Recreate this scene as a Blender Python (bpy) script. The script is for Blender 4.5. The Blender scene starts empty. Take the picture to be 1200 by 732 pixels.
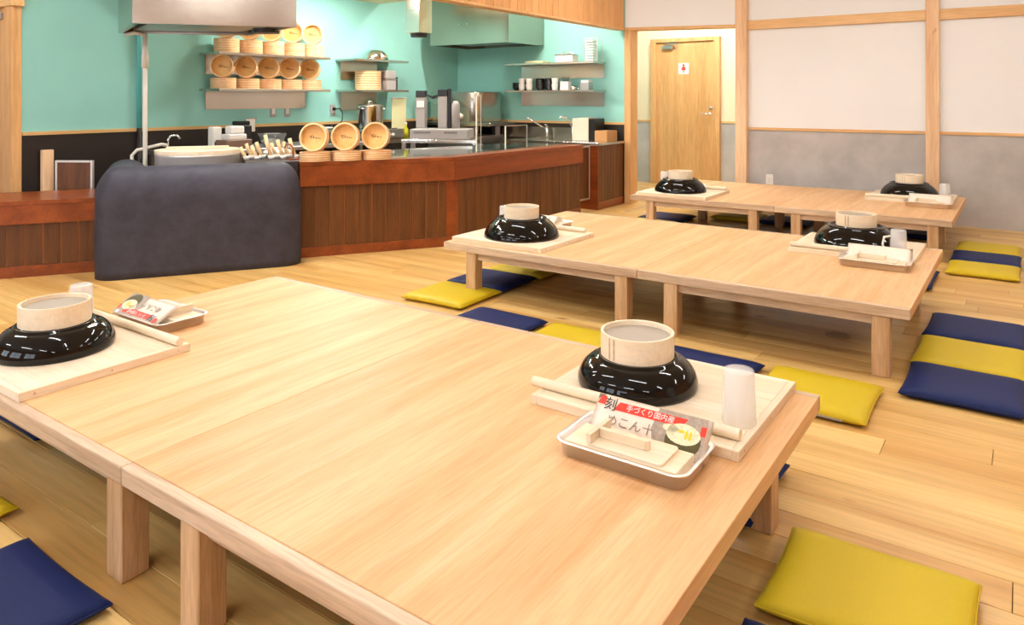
import bpy, bmesh, math, random
from mathutils import Vector, Matrix
random.seed(7)
sc = bpy.context.scene
PI = math.pi

# ------------------------------------------------------------------ camera
cam_data = bpy.data.cameras.new('camera'); cam = bpy.data.objects.new('camera', cam_data)
sc.collection.objects.link(cam); sc.camera = cam
YAW = 0.6103
cam.location = (0, 0, 1.2); cam.rotation_euler = (PI/2, 0, YAW)
cam_data.sensor_width = 36; cam_data.lens = 860/1200*36
cam_data.shift_y = (114.4-366)/1200
cam_data.clip_start = .05; cam_data.clip_end = 100
# ------------------------------------------------------------------ world, exposure
w = bpy.data.worlds.new('world'); sc.world = w; w.use_nodes = True
bg = w.node_tree.nodes['Background']; bg.inputs[0].default_value = (.75, .86, 1, 1); bg.inputs[1].default_value = 1.5
vs = sc.view_settings
vs.view_transform = 'Standard'; vs.look = 'None'; vs.gamma = 1; vs.use_curve_mapping = False; vs.exposure = -0.38
LAMP_W = 21.5        # watts of light of each ceiling lamp
LAMP_COL = (.97, .985, 1.0)
DAY_W = 50.0        # daylight of each window behind the camera
# ------------------------------------------------------------------ daylight through the windows behind the camera
for i, x in enumerate((-5.4, -3.3, -1.2)):
    ld = bpy.data.lights.new('daylight', 'AREA'); ld.shape = 'RECTANGLE'; ld.size = 1.6; ld.size_y = 1.5
    ld.energy = DAY_W; ld.color = (.80, .89, 1)
    lo = bpy.data.objects.new('daylight', ld); sc.collection.objects.link(lo)
    lo.location = (x, -2.72, 1.35); lo.rotation_euler = (PI/2, 0, 0)

# ================================================================== helpers
COL = sc.collection
def lin(r, g, b):
    f = lambda c: ((c/255+.055)/1.055)**2.4 if c > 10 else c/255/12.92
    return (f(r), f(g), f(b), 1)
def new_mat(name):
    m = bpy.data.materials.new(name); m.use_nodes = True
    nt = m.node_tree; b = nt.nodes['Principled BSDF']
    return m, nt, b
def ramp(nt, stops):
    r = nt.nodes.new('ShaderNodeValToRGB'); e = r.color_ramp.elements
    e[0].position, e[0].color = stops[0]; e[1].position, e[1].color = stops[-1]
    for p, c in stops[1:-1]:
        n = e.new(p); n.color = c
    return r
def mix(nt, a, b, fac, mode='MIX'):
    m = nt.nodes.new('ShaderNodeMix'); m.data_type = 'RGBA'; m.blend_type = mode
    def put(s, v):
        if hasattr(v, 'links'): nt.links.new(v, s)
        else: s.default_value = v
    put(m.inputs[6], a); put(m.inputs[7], b); put(m.inputs[0], fac)
    return m.outputs[2]
def coords(nt, scale, island=False, amount=7.0):
    tc = nt.nodes.new('ShaderNodeTexCoord'); oi = nt.nodes.new('ShaderNodeObjectInfo')
    add = nt.nodes.new('ShaderNodeVectorMath'); add.operation = 'ADD'
    rnd = oi.outputs['Random']
    if island:
        g = nt.nodes.new('ShaderNodeNewGeometry'); a = nt.nodes.new('ShaderNodeMath'); a.operation = 'ADD'
        nt.links.new(rnd, a.inputs[0]); nt.links.new(g.outputs['Random Per Island'], a.inputs[1])
        fr = nt.nodes.new('ShaderNodeMath'); fr.operation = 'FRACT'; nt.links.new(a.outputs[0], fr.inputs[0]); rnd = fr.outputs[0]
    sc_ = nt.nodes.new('ShaderNodeVectorMath'); sc_.operation = 'SCALE'; sc_.inputs[0].default_value = (1, 1.7, .6)
    mu = nt.nodes.new('ShaderNodeMath'); mu.operation = 'MULTIPLY'; mu.inputs[1].default_value = amount
    nt.links.new(rnd, mu.inputs[0]); nt.links.new(mu.outputs[0], sc_.inputs['Scale'])
    nt.links.new(tc.outputs['Object'], add.inputs[0]); nt.links.new(sc_.outputs[0], add.inputs[1])
    mp = nt.nodes.new('ShaderNodeMapping'); mp.inputs['Scale'].default_value = scale
    nt.links.new(add.outputs[0], mp.inputs[0])
    return mp.outputs[0], rnd
def noise(nt, vec, scale, detail=4, rough=.5, dist=0):
    n = nt.nodes.new('ShaderNodeTexNoise'); n.inputs['Scale'].default_value = scale
    n.inputs['Detail'].default_value = detail; n.inputs['Roughness'].default_value = rough; n.inputs['Distortion'].default_value = dist
    nt.links.new(vec, n.inputs['Vector']); return n.outputs['Fac']
def bump(nt, b, h, strength, dist=.002):
    bp = nt.nodes.new('ShaderNodeBump'); bp.inputs['Strength'].default_value = strength; bp.inputs['Distance'].default_value = dist
    nt.links.new(h, bp.inputs['Height']); nt.links.new(bp.outputs[0], b.inputs['Normal'])
def wood(name, light, dark, axis='X', rough=.4, band=9.0, vary=0.12, island=False, knots=None, spec=.4, fine=.35):
    """procedural timber: long stretched noise along the grain axis, fine fibres, tint per piece"""
    m, nt, b = new_mat(name)
    k = {'X': (.06, 1, 1), 'Y': (1, .06, 1), 'Z': (1, 1, .06)}[axis]
    v, rnd = coords(nt, k, island)
    n1 = noise(nt, v, band, 3, .55, .3); n2 = noise(nt, v, band*9, 2, .6)
    r1 = ramp(nt, [(.32, dark), (.5, tuple((a+c)/2 for a, c in zip(light, dark))), (.66, light)])
    nt.links.new(n1, r1.inputs[0])
    r2 = ramp(nt, [(.3, (1-fine*.55,)*3+(1,)), (.6, (1, 1, 1, 1))]); nt.links.new(n2, r2.inputs[0])
    c = mix(nt, r1.outputs[0], r2.outputs[0], 1.0, 'MULTIPLY')
    if knots:
        k2 = {'X': (.45, 1, 1), 'Y': (1, .45, 1), 'Z': (1, 1, .45)}[axis]
        v2, _ = coords(nt, k2, island)
        nk = noise(nt, v2, 7.5, 2, .5, .3); rk = ramp(nt, [(.70, (0, 0, 0, 1)), (.80, (1, 1, 1, 1))]); nt.links.new(nk, rk.inputs[0])
        c = mix(nt, c, knots, rk.outputs[0])
    if vary:
        rv = ramp(nt, [(0, (1-vary, 1-vary*1.25, 1-vary*1.6, 1)), (1, (1+vary*.35, 1+vary*.3, 1+vary*.3, 1))]); nt.links.new(rnd, rv.inputs[0])
        c = mix(nt, c, rv.outputs[0], 1.0, 'MULTIPLY')
    nt.links.new(c, b.inputs['Base Color'])
    b.inputs['Roughness'].default_value = rough; b.inputs['Specular IOR Level'].default_value = spec
    bump(nt, b, n2, .08, .001)
    return m
def plain(name, col, rough=.5, metal=0, spec=.5, mott=0, scale=8, trans=0, ior=1.45, bumpv=0, coat=0):
    m, nt, b = new_mat(name)
    b.inputs['Base Color'].default_value = col
    if mott:
        v, _ = coords(nt, (1, 1, 1)); n = noise(nt, v, scale, 5, .6)
        r = ramp(nt, [(.3, tuple(c*(1-mott) for c in col[:3])+(1,)), (.7, tuple(min(1, c*(1+mott*.6)) for c in col[:3])+(1,))])
        nt.links.new(n, r.inputs[0]); nt.links.new(r.outputs[0], b.inputs['Base Color'])
        if bumpv: bump(nt, b, noise(nt, v, scale*12, 3), bumpv)
    b.inputs['Roughness'].default_value = rough; b.inputs['Metallic'].default_value = metal
    b.inputs['Specular IOR Level'].default_value = spec
    b.inputs['Transmission Weight'].default_value = trans; b.inputs['IOR'].default_value = ior
    b.inputs['Coat Weight'].default_value = coat
    return m
def steel(name, col=(.60, .57, .52, 1), rough=.24, axis='Z'):
    m, nt, b = new_mat(name)
    k = {'X': (.03, 1, 1), 'Z': (1, 1, .03)}[axis]
    v, _ = coords(nt, k); n = noise(nt, v, 3, 1)
    r = ramp(nt, [(.3, tuple(c*.93 for c in col[:3])+(1,)), (.7, col)]); nt.links.new(n, r.inputs[0])
    nt.links.new(r.outputs[0], b.inputs['Base Color']); b.inputs['Roughness'].default_value = rough
    b.inputs['Metallic'].default_value = 1
    return m
def emit(name, col, s):
    m, nt, b = new_mat(name)
    b.inputs['Base Color'].default_value = (.9, .9, .9, 1)
    b.inputs['Emission Color'].default_value = col+(1,); b.inputs['Emission Strength'].default_value = s
    return m

def obj(name, bm, mat, parent=None, smooth=False, loc=None, rot=None):
    me = bpy.data.meshes.new(name); bm.normal_update(); bm.to_mesh(me); bm.free()
    me.materials.append(mat)
    if smooth:
        for p in me.polygons: p.use_smooth = True
    return link(name, me, parent, loc, rot)
def link(name, me, parent=None, loc=None, rot=None):
    o = bpy.data.objects.new(name, me); COL.objects.link(o)
    if parent: o.parent = parent
    if loc: o.location = loc
    if rot: o.rotation_euler = rot
    return o
def tag(o, label, cat, group=None):
    o['label'] = label; o['category'] = cat
    if group: o['group'] = group
    return o
def thing(name, label, cat, loc=(0, 0, 0), rz=0, group=None):
    o = bpy.data.objects.new(name, None); COL.objects.link(o); o.empty_display_size = .05
    o.location = loc; o.rotation_euler = (0, 0, rz)
    return tag(o, label, cat, group)
def dup(root, loc, rz=0, label=None, group=None, scale=None):
    r = root.copy(); COL.objects.link(r); r.location = loc; r.rotation_euler = (root.rotation_euler.x, root.rotation_euler.y, rz)
    if label: r['label'] = label
    if group: r['group'] = group
    if scale: r.scale = (scale,)*3
    for ch in list(root.children):
        c = ch.copy(); COL.objects.link(c); c.parent = r
        for g in list(ch.children):
            d = g.copy(); COL.objects.link(d); d.parent = c
    return r
def struct(name, bm, mat, parent=None, **k):
    o = obj(name, bm, mat, parent, **k)
    if not parent: o['kind'] = 'structure'
    return o
def B(): return bmesh.new()
def box(bm, x0, x1, y0, y1, z0, z1, bev=0, seg=1):
    r = bmesh.ops.create_cube(bm, size=1)
    vs_ = r['verts']
    for v in vs_:
        v.co = Vector(((x0+x1)/2+v.co.x*(x1-x0), (y0+y1)/2+v.co.y*(y1-y0), (z0+z1)/2+v.co.z*(z1-z0)))
    if bev:
        es = list({e for v in vs_ for e in v.link_edges})
        bmesh.ops.bevel(bm, geom=es, offset=bev, segments=seg, affect='EDGES', profile=.5)
    return bm
def prism(bm, poly, z0, z1, bev=0):
    """poly: counter-clockwise plan outline"""
    lo = [bm.verts.new((x, y, z0)) for x, y in poly]; hi = [bm.verts.new((x, y, z1)) for x, y in poly]
    n = len(poly); bm.faces.new(lo[::-1]); bm.faces.new(hi)
    for i in range(n): bm.faces.new((lo[i], lo[(i+1) % n], hi[(i+1) % n], hi[i]))
    if bev: bmesh.ops.bevel(bm, geom=list({e for v in lo+hi for e in v.link_edges}), offset=bev, segments=2, affect='EDGES', profile=.5)
    return bm
def lathe(bm, prof, n=40, M=None, close=False):
    rings = []
    for r, z in prof:
        if r < 1e-6: rings.append([bm.verts.new((0, 0, z))])
        else: rings.append([bm.verts.new((r*math.cos(2*PI*i/n), r*math.sin(2*PI*i/n), z)) for i in range(n)])
    pairs = list(zip(rings, rings[1:]))
    if close: pairs.append((rings[-1], rings[0]))
    for a, b in pairs:
        for i in range(n):
            j = (i+1) % n
            if len(a) == 1 and len(b) == 1: continue
            if len(a) == 1: bm.faces.new((a[0], b[j], b[i]))
            elif len(b) == 1: bm.faces.new((a[i], a[j], b[0]))
            else: bm.faces.new((a[i], a[j], b[j], b[i]))
    if M is not None: bmesh.ops.transform(bm, matrix=M, verts=[v for r in rings for v in r])
    bmesh.ops.recalc_face_normals(bm, faces=bm.faces[:])
    return bm
def cyl(bm, x, y, z0, z1, r, n=24, r2=None):
    r2 = r if r2 is None else r2
    return lathe(bm, [(0, z0), (r, z0), (r2, z1), (0, z1)], n, Matrix.Translation((x, y, 0)))
def tube(bm, pts, r, n=10, cap=True):
    pts = [Vector(p) for p in pts]; rings = []; up = None
    for i, p in enumerate(pts):
        t = (pts[min(i+1, len(pts)-1)]-pts[max(i-1, 0)]).normalized()
        if up is None:
            up = Vector((0, 0, 1)) if abs(t.z) < .9 else Vector((1, 0, 0))
        a = t.cross(up).normalized(); up = a.cross(t).normalized()
        rings.append([bm.verts.new(p+(a*math.cos(2*PI*k/n)+up*math.sin(2*PI*k/n))*r) for k in range(n)])
    for a, b in zip(rings, rings[1:]):
        for k in range(n): bm.faces.new((a[k], a[(k+1) % n], b[(k+1) % n], b[k]))
    if cap: bm.faces.new(rings[0][::-1]); bm.faces.new(rings[-1])
    bmesh.ops.recalc_face_normals(bm, faces=bm.faces[:])
    return bm
def disc(bm, pts):
    bm.faces.new([bm.verts.new(p) for p in pts]); return bm
def rrect(hx, hy, r, seg=6, cx=0, cy=0):
    out = []
    for sx, sy, a0 in ((1, 1, 0), (-1, 1, PI/2), (-1, -1, PI), (1, -1, 3*PI/2)):
        for i in range(seg+1):
            a = a0+PI/2*i/seg
            out.append((cx+sx*(hx-r)+r*math.cos(a), cy+sy*(hy-r)+r*math.sin(a)))
    return out
def loft(bm, loops, cap0=True, cap1=True):
    rings = [[bm.verts.new(p) for p in L] for L in loops]; n = len(rings[0])
    for a, b in zip(rings, rings[1:]):
        for i in range(n): bm.faces.new((a[i], a[(i+1) % n], b[(i+1) % n], b[i]))
    if cap0: bm.faces.new(rings[0][::-1])
    if cap1: bm.faces.new(rings[-1])
    return bm
_text = {}
def text_mesh(s, size, depth=.0006):
    if (s, size) in _text: return _text[(s, size)].copy()
    cu = bpy.data.curves.new('lettering', 'FONT'); cu.body = s; cu.size = size; cu.extrude = depth/2
    cu.align_x = 'CENTER'; cu.align_y = 'CENTER'; cu.resolution_u = 3
    o = bpy.data.objects.new('lettering', cu); COL.objects.link(o)
    bpy.context.view_layer.update()
    me = bpy.data.meshes.new_from_object(o.evaluated_get(bpy.context.evaluated_depsgraph_get()))
    bpy.data.objects.remove(o); bpy.data.curves.remove(cu)
    _text[(s, size)] = me
    return me

# ================================================================== materials
W_TABLE = wood('table_top_wood', lin(238, 197, 148), lin(222, 172, 118), 'Y', .45, 14, .05, fine=.26, spec=.3)
W_EDGE = wood('table_edge_ash', lin(226, 200, 170), lin(190, 158, 128), 'X', .5, 16, .06, fine=.4)
W_LEG = wood('table_leg_ash', lin(224, 190, 150), lin(196, 156, 112), 'Z', .5, 22, .08, fine=.4)
W_FLOOR = wood('floor_plank_wood', lin(234, 198, 128), lin(206, 158, 86), 'X', .33, 7, .11, True, lin(150, 92, 44), fine=.3)
W_PALE = wood('pale_board_wood', lin(246, 232, 208), lin(236, 214, 180), 'X', .5, 12, .06, fine=.2)
W_PALEY = wood('pale_wood_cross', lin(246, 232, 208), lin(236, 214, 180), 'Y', .5, 12, .06, fine=.2)
W_SIEVE = wood('bent_wood_ring', lin(246, 232, 206), lin(240, 220, 188), 'X', .45, 10, .05, fine=.15)
W_STEAM = wood('steamer_wood', lin(248, 222, 176), lin(234, 194, 138), 'X', .5, 18, .08, fine=.2)
W_STEAMB = wood('steamer_base_wood', lin(240, 196, 128), lin(228, 174, 100), 'Z', .5, 12, .06, fine=.2)
W_POST = wood('cedar_post', lin(244, 212, 172), lin(230, 186, 142), 'Z', .5, 8, .06, knots=lin(150, 84, 44), fine=.3)
W_BEAM = wood('cedar_beam', lin(240, 200, 144), lin(224, 174, 112), 'X', .5, 9, .05, fine=.3)
W_TRIMY = wood('trim_wood_long', lin(222, 184, 126), lin(204, 156, 94), 'Y', .5, 9, .05, fine=.3)
W_DOOR = wood('door_veneer', lin(228, 180, 122), lin(210, 158, 98), 'Z', .42, 9, .04, fine=.35)
W_SOFFIT = wood('soffit_board_wood', lin(236, 184, 122), lin(222, 162, 98), 'Z', .45, 9, .10, fine=.3)
W_RED = wood('stained_cedar', lin(150, 76, 34), lin(122, 56, 22), 'X', .3, 8, .05, fine=.35)
W_REDY = wood('stained_cedar_long', lin(150, 76, 34), lin(122, 56, 22), 'Y', .3, 8, .05, fine=.35)
W_SEAMLIT = wood('seam_highlight_wood', lin(186, 116, 62), lin(160, 92, 44), 'Z', .5, 12)  # paler carcass colour paints the edge highlights between front boards
W_DARK = wood('stained_board', lin(116, 70, 34), lin(90, 52, 22), 'Z', .42, 20, .10, fine=.5)
M_WHITE = plain('white_wallpaper', lin(238, 240, 240), .8, spec=.2, mott=.012, scale=3)
M_CREAM = plain('cream_wallpaper', lin(234, 220, 188), .8, spec=.2, mott=.03, scale=3)
M_CEIL = plain('ceiling_paint', lin(238, 232, 222), .85, spec=.2, mott=.02, scale=2)
M_CONC = plain('grey_concrete_panel', lin(186, 182, 178), .6, spec=.3, mott=.17, scale=3.2, bumpv=.05)
M_TEAL = plain('teal_wallpaper', lin(146, 205, 196), .65, spec=.3, mott=.05, scale=2, bumpv=.04)
M_BLACK = plain('black_wall_panel', lin(40, 34, 30), .45, spec=.4, mott=.1, scale=3)
M_HEARTH = plain('charcoal_plaster', lin(58, 57, 68), .55, spec=.35, mott=.30, scale=9, bumpv=.2)
M_STONE = plain('dark_stone', lin(52, 48, 50), .4, mott=.15, scale=10)
M_STEEL = steel('brushed_steel')
M_STEELD = steel('dull_steel', (.52, .51, .49, 1), .4)
M_HOOD = steel('hood_steel', (.46, .41, .35, 1), .2)
M_POT = plain('cauldron_steel', (.80, .76, .72, 1), .32, .55)
M_TRAY = steel('tray_steel', (.92, .88, .84, 1), .36, 'X')
M_CHROME = plain('chrome', (.85, .85, .85, 1), .08, 1)
M_ALU = plain('aluminium_frame', lin(214, 208, 200), .35, .7)
M_LACQ = plain('black_lacquer', (.004, .004, .004, 1), .04, spec=.42)
M_MESH = plain('grey_sieve_mesh', lin(176, 166, 152), .55, .3, mott=.08, scale=300)
M_CUP = plain('frosted_plastic', (.95, .94, .93, 1), .25, spec=.5)
M_CUP.node_tree.nodes['Principled BSDF'].inputs['Alpha'].default_value = .30
M_CLEAR = plain('clear_acrylic', (.95, .97, .96, 1), .02, spec=.5, trans=1, ior=1.1)
M_EDGE = plain('acrylic_edge', lin(232, 226, 208), .3)
M_GREEN = plain('mustard_green_vinyl', lin(204, 178, 34), .45, spec=.22, mott=.06, scale=260, bumpv=.06)
M_NAVY = plain('navy_vinyl', lin(28, 40, 86), .5, spec=.15, mott=.10, scale=260, bumpv=.06)
M_GREYP = plain('grey_plastic', lin(160, 154, 150), .5)
M_DGREY = plain('dark_grey_plastic', lin(70, 68, 68), .45)
M_PLASTW = plain('white_plastic', lin(236, 232, 224), .4)
M_BLK = plain('black_plastic', lin(26, 25, 26), .35)
M_CERAM = plain('white_ceramic', lin(232, 226, 220), .2)
M_PAPER = plain('white_paper', lin(240, 236, 230), .7)
M_PACK = plain('packet_paper', lin(238, 222, 206), .3, mott=.05, scale=40)
M_PACKG = plain('packet_grey_print', lin(176, 160, 144), .3, mott=.3, scale=160)
M_RED = plain('red_print', lin(226, 62, 44), .35)
M_INK = plain('black_print', lin(30, 28, 30), .4)
M_INKG = plain('grey_ink', lin(150, 132, 118), .4)
M_BRAND = plain('burnt_mark', lin(92, 52, 20), .6)
M_FOODW = plain('print_noodles', lin(236, 228, 190), .35, mott=.25, scale=120)
M_FOODY = plain('print_yellow', lin(232, 204, 40), .35)
M_FOODG = plain('print_dark_bowl', lin(86, 78, 34), .35, mott=.3, scale=150)
M_COPPER = plain('copper_band', lin(196, 128, 92), .4, .5)
M_CLOTH = plain('beige_towel_cloth', lin(220, 208, 186), .85, mott=.06, scale=60)
M_CARD = plain('brown_cardboard', lin(190, 142, 92), .8)
M_CUTB = plain('pale_green_cutting_board', lin(216, 214, 168), .5)
M_PIPE = plain('white_painted_pipe', lin(222, 216, 204), .35)
M_TEALP = plain('teal_painted_pipe', lin(92, 178, 178), .4)
M_GLASSB = plain('glass_bowl', (.9, .92, .9, 1), .03, trans=.9, ior=1.3)
M_GREENF = plain('green_food', lin(120, 160, 40), .5)
M_OLIVE = plain('olive_oil', lin(190, 180, 40), .15)
M_RUST = plain('rust_brown_iron', lin(140, 74, 48), .6)
M_WIN = plain('window_frame_dark', lin(70, 66, 62), .5)
M_TOP = plain('reflecting_worktop', lin(86, 100, 92), .06, .3, spec=.8)
M_LAMP = emit('lamp_diffuser', LAMP_COL, LAMP_W/(PI*1.2*.07))
M_LAMPK = emit('kitchen_lamp_diffuser', (1, .97, .92), 2.6*LAMP_W/(PI*1.2*.07))
M_LAMPH = plain('lamp_housing', lin(235, 232, 226), .5)
M_SHADE = plain('added_shade_brown', lin(96, 72, 52), .7)  # dark brown for the unseen sheet added below each tabletop
M_BRASS = plain('brass_cover', lin(186, 156, 110), .4, 0, mott=.1, scale=40)

# ================================================================== setting: floor
PWID = .1325
slab = struct('floor', box(B(), -9, 4.2, -2.9, 9.8, -.08, -.013), plain('subfloor', lin(120, 80, 44), .8))
plank_mesh = {}
def plank_bm(bm, L, x=0, y=0, z=0):
    g = .0009
    box(bm, x+g, x+L-g, y+g, y+PWID-g, -.013, z, .0012)
    return bm
rest = B(); n_near = 0
row = 0; y = -.05
LENS = (.91, 1.21, 1.52, 1.82)
while y < 9.66:
    xmin, xmax = -8.8, 4.1
    x = xmin - random.random()*1.2
    while x < xmax:
        L = random.choice(LENS)
        near = .45 < y < 4.75 and x+L > max(-2.75*(y+PWID)-.2, -5.9) and x < .35
        zt = random.uniform(-.0006, 0)
        if near and n_near < 290:
            if L not in plank_mesh:
                bm = plank_bm(B(), L); me = bpy.data.meshes.new('plank'); bm.to_mesh(me); bm.free(); me.materials.append(W_FLOOR); plank_mesh[L] = me
            o = link('plank', plank_mesh[L], slab, (x, y, zt)); n_near += 1
        else:
            box(rest, x+.0009, x+L-.0009, y+.0009, y+PWID-.0009, -.013, zt)
        x += L
    y += PWID
o = obj('distant_planks', rest, W_FLOOR, slab); o['kind'] = 'stuff'

# ---------------------------------------------------------------- setting: walls
H_C = 2.75
wb = struct('wall_back', box(B(), -2.53, 4.1, 8.02, 8.14, 0, H_C), M_WHITE)
obj('wainscot_panel', box(B(), -2.47, 4.0, 8.010, 8.0205, 0, .852), M_CONC, wb)
obj('dado_rail', box(B(), -2.47, 4.0, 7.998, 8.0205, .852, .880), W_BEAM, wb)
obj('beam', box(B(), -2.47, 4.0, 7.985, 8.0205, 1.936, 2.036, .003), W_BEAM, wb)
struct('trim_1', box(B(), -2.585, -2.465, 7.93, 8.15, 0, H_C, .004), W_POST)
struct('trim_2', box(B(), -.775, -.661, 7.955, 8.02, 0, H_C, .004), W_POST)
struct('trim_3', box(B(), 1.05, 1.16, 7.955, 8.02, 0, H_C, .004), W_POST)
# corridor behind
wc = struct('wall_corridor', box(B(), -6.2, 4.1, 9.66, 9.78, 0, H_C), M_CREAM)
for x0, x1 in ((-6.2, -4.345), (-3.33, -.5)):
    obj('wainscot_panel', box(B(), x0, x1, 9.650, 9.6605, 0, .86), M_CONC, wc)
    obj('dado_rail', box(B(), x0, x1, 9.64, 9.6605, .86, .888), W_BEAM, wc)
# wall over the corridor opening, with its lintel
struct('wall_lintel', prism(B(), [(-3.74, 7.595), (-2.585, 7.95), (-2.585, 8.06), (-3.74, 7.72)], 1.998, H_C), M_WHITE)
struct('trim_4', prism(B(), [(-3.74, 7.58), (-2.585, 7.935), (-2.585, 8.07), (-3.74, 7.73)], 1.963, 1.9975, .002), W_BEAM)
struct('trim_5', box(B(), -3.73, -3.652, 7.555, 7.74, 0, 1.963, .003), W_DOOR)
# kitchen walls
wk = struct('wall_kitchen_right', box(B(), -6.32, -3.73, 7.60, 7.72, 0, H_C), M_TEAL)
obj('black_panel', box(B(), -6.19, -3.735, 7.592, 7.6005, 0, .892), M_BLACK, wk)
obj('dado_rail', box(B(), -6.19, -3.735, 7.582, 7.6005, .892, .918), W_BEAM, wk)
wl = struct('wall_kitchen_left', box(B(), -6.32, -6.20, 2.52, 7.60, 0, H_C), M_TEAL)
obj('black_panel', box(B(), -6.2005, -6.192, 2.415, 7.59, 0, .914), M_BLACK, wl)
obj('dado_rail', box(B(), -6.2005, -6.182, 2.415, 7.59, .914, .941), W_TRIMY, wl)
# left return wall with the sliding door
wr = struct('wall_left', box(B(), -9, -6.20, 2.40, 2.52, 0, H_C), M_TEAL)
d2 = struct('door_2', box(B(), -7.42, -6.385, 2.372, 2.40, 0, 1.885), W_DOOR)
obj('jamb', box(B(), -6.33, -6.19, 2.345, 2.412, 0, 1.90, .003), W_DOOR, d2)
obj('jamb', box(B(), -7.55, -7.42, 2.345, 2.412, 0, 1.90, .003), W_DOOR, d2)
obj('groove_strip', box(B(), -6.385, -6.33, 2.385, 2.40, 0, 1.885), W_BEAM, d2)
obj('header', box(B(), -7.55, -6.16, 2.335, 2.42, 1.885, 2.02, .003), W_BEAM, d2)
obj('rail_cover', box(B(), -6.75, -6.41, 2.35, 2.372, 1.80, 1.85, .004), M_GREYP, d2)
# room shell that the lens does not see
struct('wall_right', box(B(), 4.1, 4.2, -2.9, 9.78, 0, H_C), W_SOFFIT)
struct('wall_far_left', box(B(), -9.1, -9, -2.9, 2.52, 0, H_C), M_WHITE)
wf = B()
XS = [-9, -6.2, -4.6, -4.1, -2.5, -2.0, -.4, 4.2]
for i in range(0, len(XS)-1):
    if i % 2 == 0: box(wf, XS[i], XS[i+1], -2.9, -2.78, 0, H_C)
    else: box(wf, XS[i], XS[i+1], -2.9, -2.78, 0, .6); box(wf, XS[i], XS[i+1], -2.9, -2.78, 2.1, H_C)
struct('wall_front', wf, W_SOFFIT)
for i, x in enumerate((-5.4, -3.3, -1.2)):
    f = B()
    for dx in (-.79, -.02, .75): box(f, x+dx, x+dx+.04, -2.71, -2.66, .6, 2.1)
    for z in (.6, 1.45, 2.06): box(f, x-.79, x+.79, -2.708, -2.662, z, z+.04)
    struct('window_%d' % (i+1), f, M_WIN)
struct('ceiling', box(B(), -9.1, 4.2, -2.9, 9.78, H_C, H_C+.08), M_CEIL)
# lower kitchen ceiling
kc = B(); box(kc, -6.2, -3.83, 2.52, 6.1, 2.30, 2.36); box(kc, -6.2, -3.83, 6.1, 6.16, 2.30, H_C)
struct('ceiling_kitchen', kc, M_CREAM)
# hanging soffit of vertical boards over the counter
so = struct('wall_soffit', box(B(), -3.82, -3.735, 4.1, 7.555, 1.985, H_C), W_DOOR)
y = 4.1
while y < 7.52:
    y1 = min(y+.118, 7.555)
    obj('board', box(B(), -3.735, -3.715, y+.0015, y1-.0015, 1.985, H_C-.002, .002), W_SOFFIT, so); y = y1
obj('edge_strip', box(B(), -3.825, -3.712, 4.1, 7.555, 1.962, 1.985, .002), W_BEAM, so)

# ---------------------------------------------------------------- door with the sign
d1 = struct('door_1', box(B(), -4.255, -3.42, 9.63, 9.655, .01, 1.965), W_DOOR)
for x0, x1, z0, z1 in ((-4.335, -4.255, 0, 2.02), (-3.42, -3.34, 0, 2.02), (-4.255, -3.42, 1.968, 2.02)):
    obj('door_frame', box(B(), x0, x1, 9.60, 9.665, z0, z1, .003), W_DOOR, d1)
hd = B(); cyl(hd, 0, 0, 0, .008, .026); bmesh.ops.rotate(hd, verts=hd.verts, matrix=Matrix.Rotation(PI/2, 3, 'X'))
tube(hd, [(0, -.008, 0), (0, -.05, 0), (-.02, -.055, 0), (-.12, -.055, .002)], .009)
obj('door_handle', hd, M_CHROME, d1, True, (-3.485, 9.63, .98))
lk = B(); cyl(lk, 0, 0, 0, .012, .022); bmesh.ops.rotate(lk, verts=lk.verts, matrix=Matrix.Rotation(PI/2, 3, 'X'))
obj('lock', lk, M_STEELD, d1, True, (-3.47, 9.63, 1.06))
cl = B(); box(cl, -4.16, -4.0, 9.585, 9.63, 1.87, 1.925, .006); tube(cl, [(-4.08, 9.57, 1.935), (-3.9, 9.56, 1.94), (-4.12, 9.6, 1.965)], .008)
obj('door_closer', cl, M_STEELD, d1)
sg = tag(obj('toilet_sign', box(B(), -.075, .075, -.004, 0, -.075, .075, .001), M_PAPER, None, False, (-3.852, 9.6295, 1.60)), 'small white square sign with a red female figure on the wooden door', 'sign')
fg = B()
disc(fg, [(.016*math.cos(2*PI*i/16), -.005, .046+.016*math.sin(2*PI*i/16)) for i in range(16)])
disc(fg, [(-.014, -.005, .028), (.014, -.005, .028), (.03, -.005, -.022), (-.03, -.005, -.022)])
for s in (-1, 1):
    disc(fg, [(s*.004, -.005, -.022), (s*.013, -.005, -.022), (s*.012, -.005, -.062), (s*.005, -.005, -.062)])
    disc(fg, [(s*.016, -.005, .026), (s*.022, -.005, .022), (s*.036, -.005, -.012), (s*.030, -.005, -.014)])
obj('figure_mark', fg, M_RED, sg)
ol = thing('wall_outlet', 'white outlet plate low on the grey panel wall behind the far table', 'outlet', (-2.24, 8.01, .32))
obj('cover_plate', box(B(), -.038, .038, -.008, 0, -.06, .06, .003), M_PLASTW, ol)
obj('socket', box(B(), -.017, .017, -.0105, -.0075, -.03, .03, .001), M_CERAM, ol)
fs = thing('floor_socket', 'round metal floor socket cover under the middle table', 'floor socket', (-.775, 3.98, 0))
obj('cover_ring', lathe(B(), [(.045, .0005), (.06, .0005), (.06, .003), (.045, .003)], 32, close=True), M_BRASS, fs, True)
obj('lid', lathe(B(), [(0, .0005), (.044, .0005), (.044, .002), (0, .002)], 32), M_BRASS, fs)
hf = thing('floor_hatch', 'thin grey metal frame of a floor hatch beside the far table', 'hatch', (-3.34, 7.42, 0))
fb = B()
for q in ((-.12, -.105, -.4, .4), (.105, .12, -.4, .4)): box(fb, *q, .0002, .003)
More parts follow.
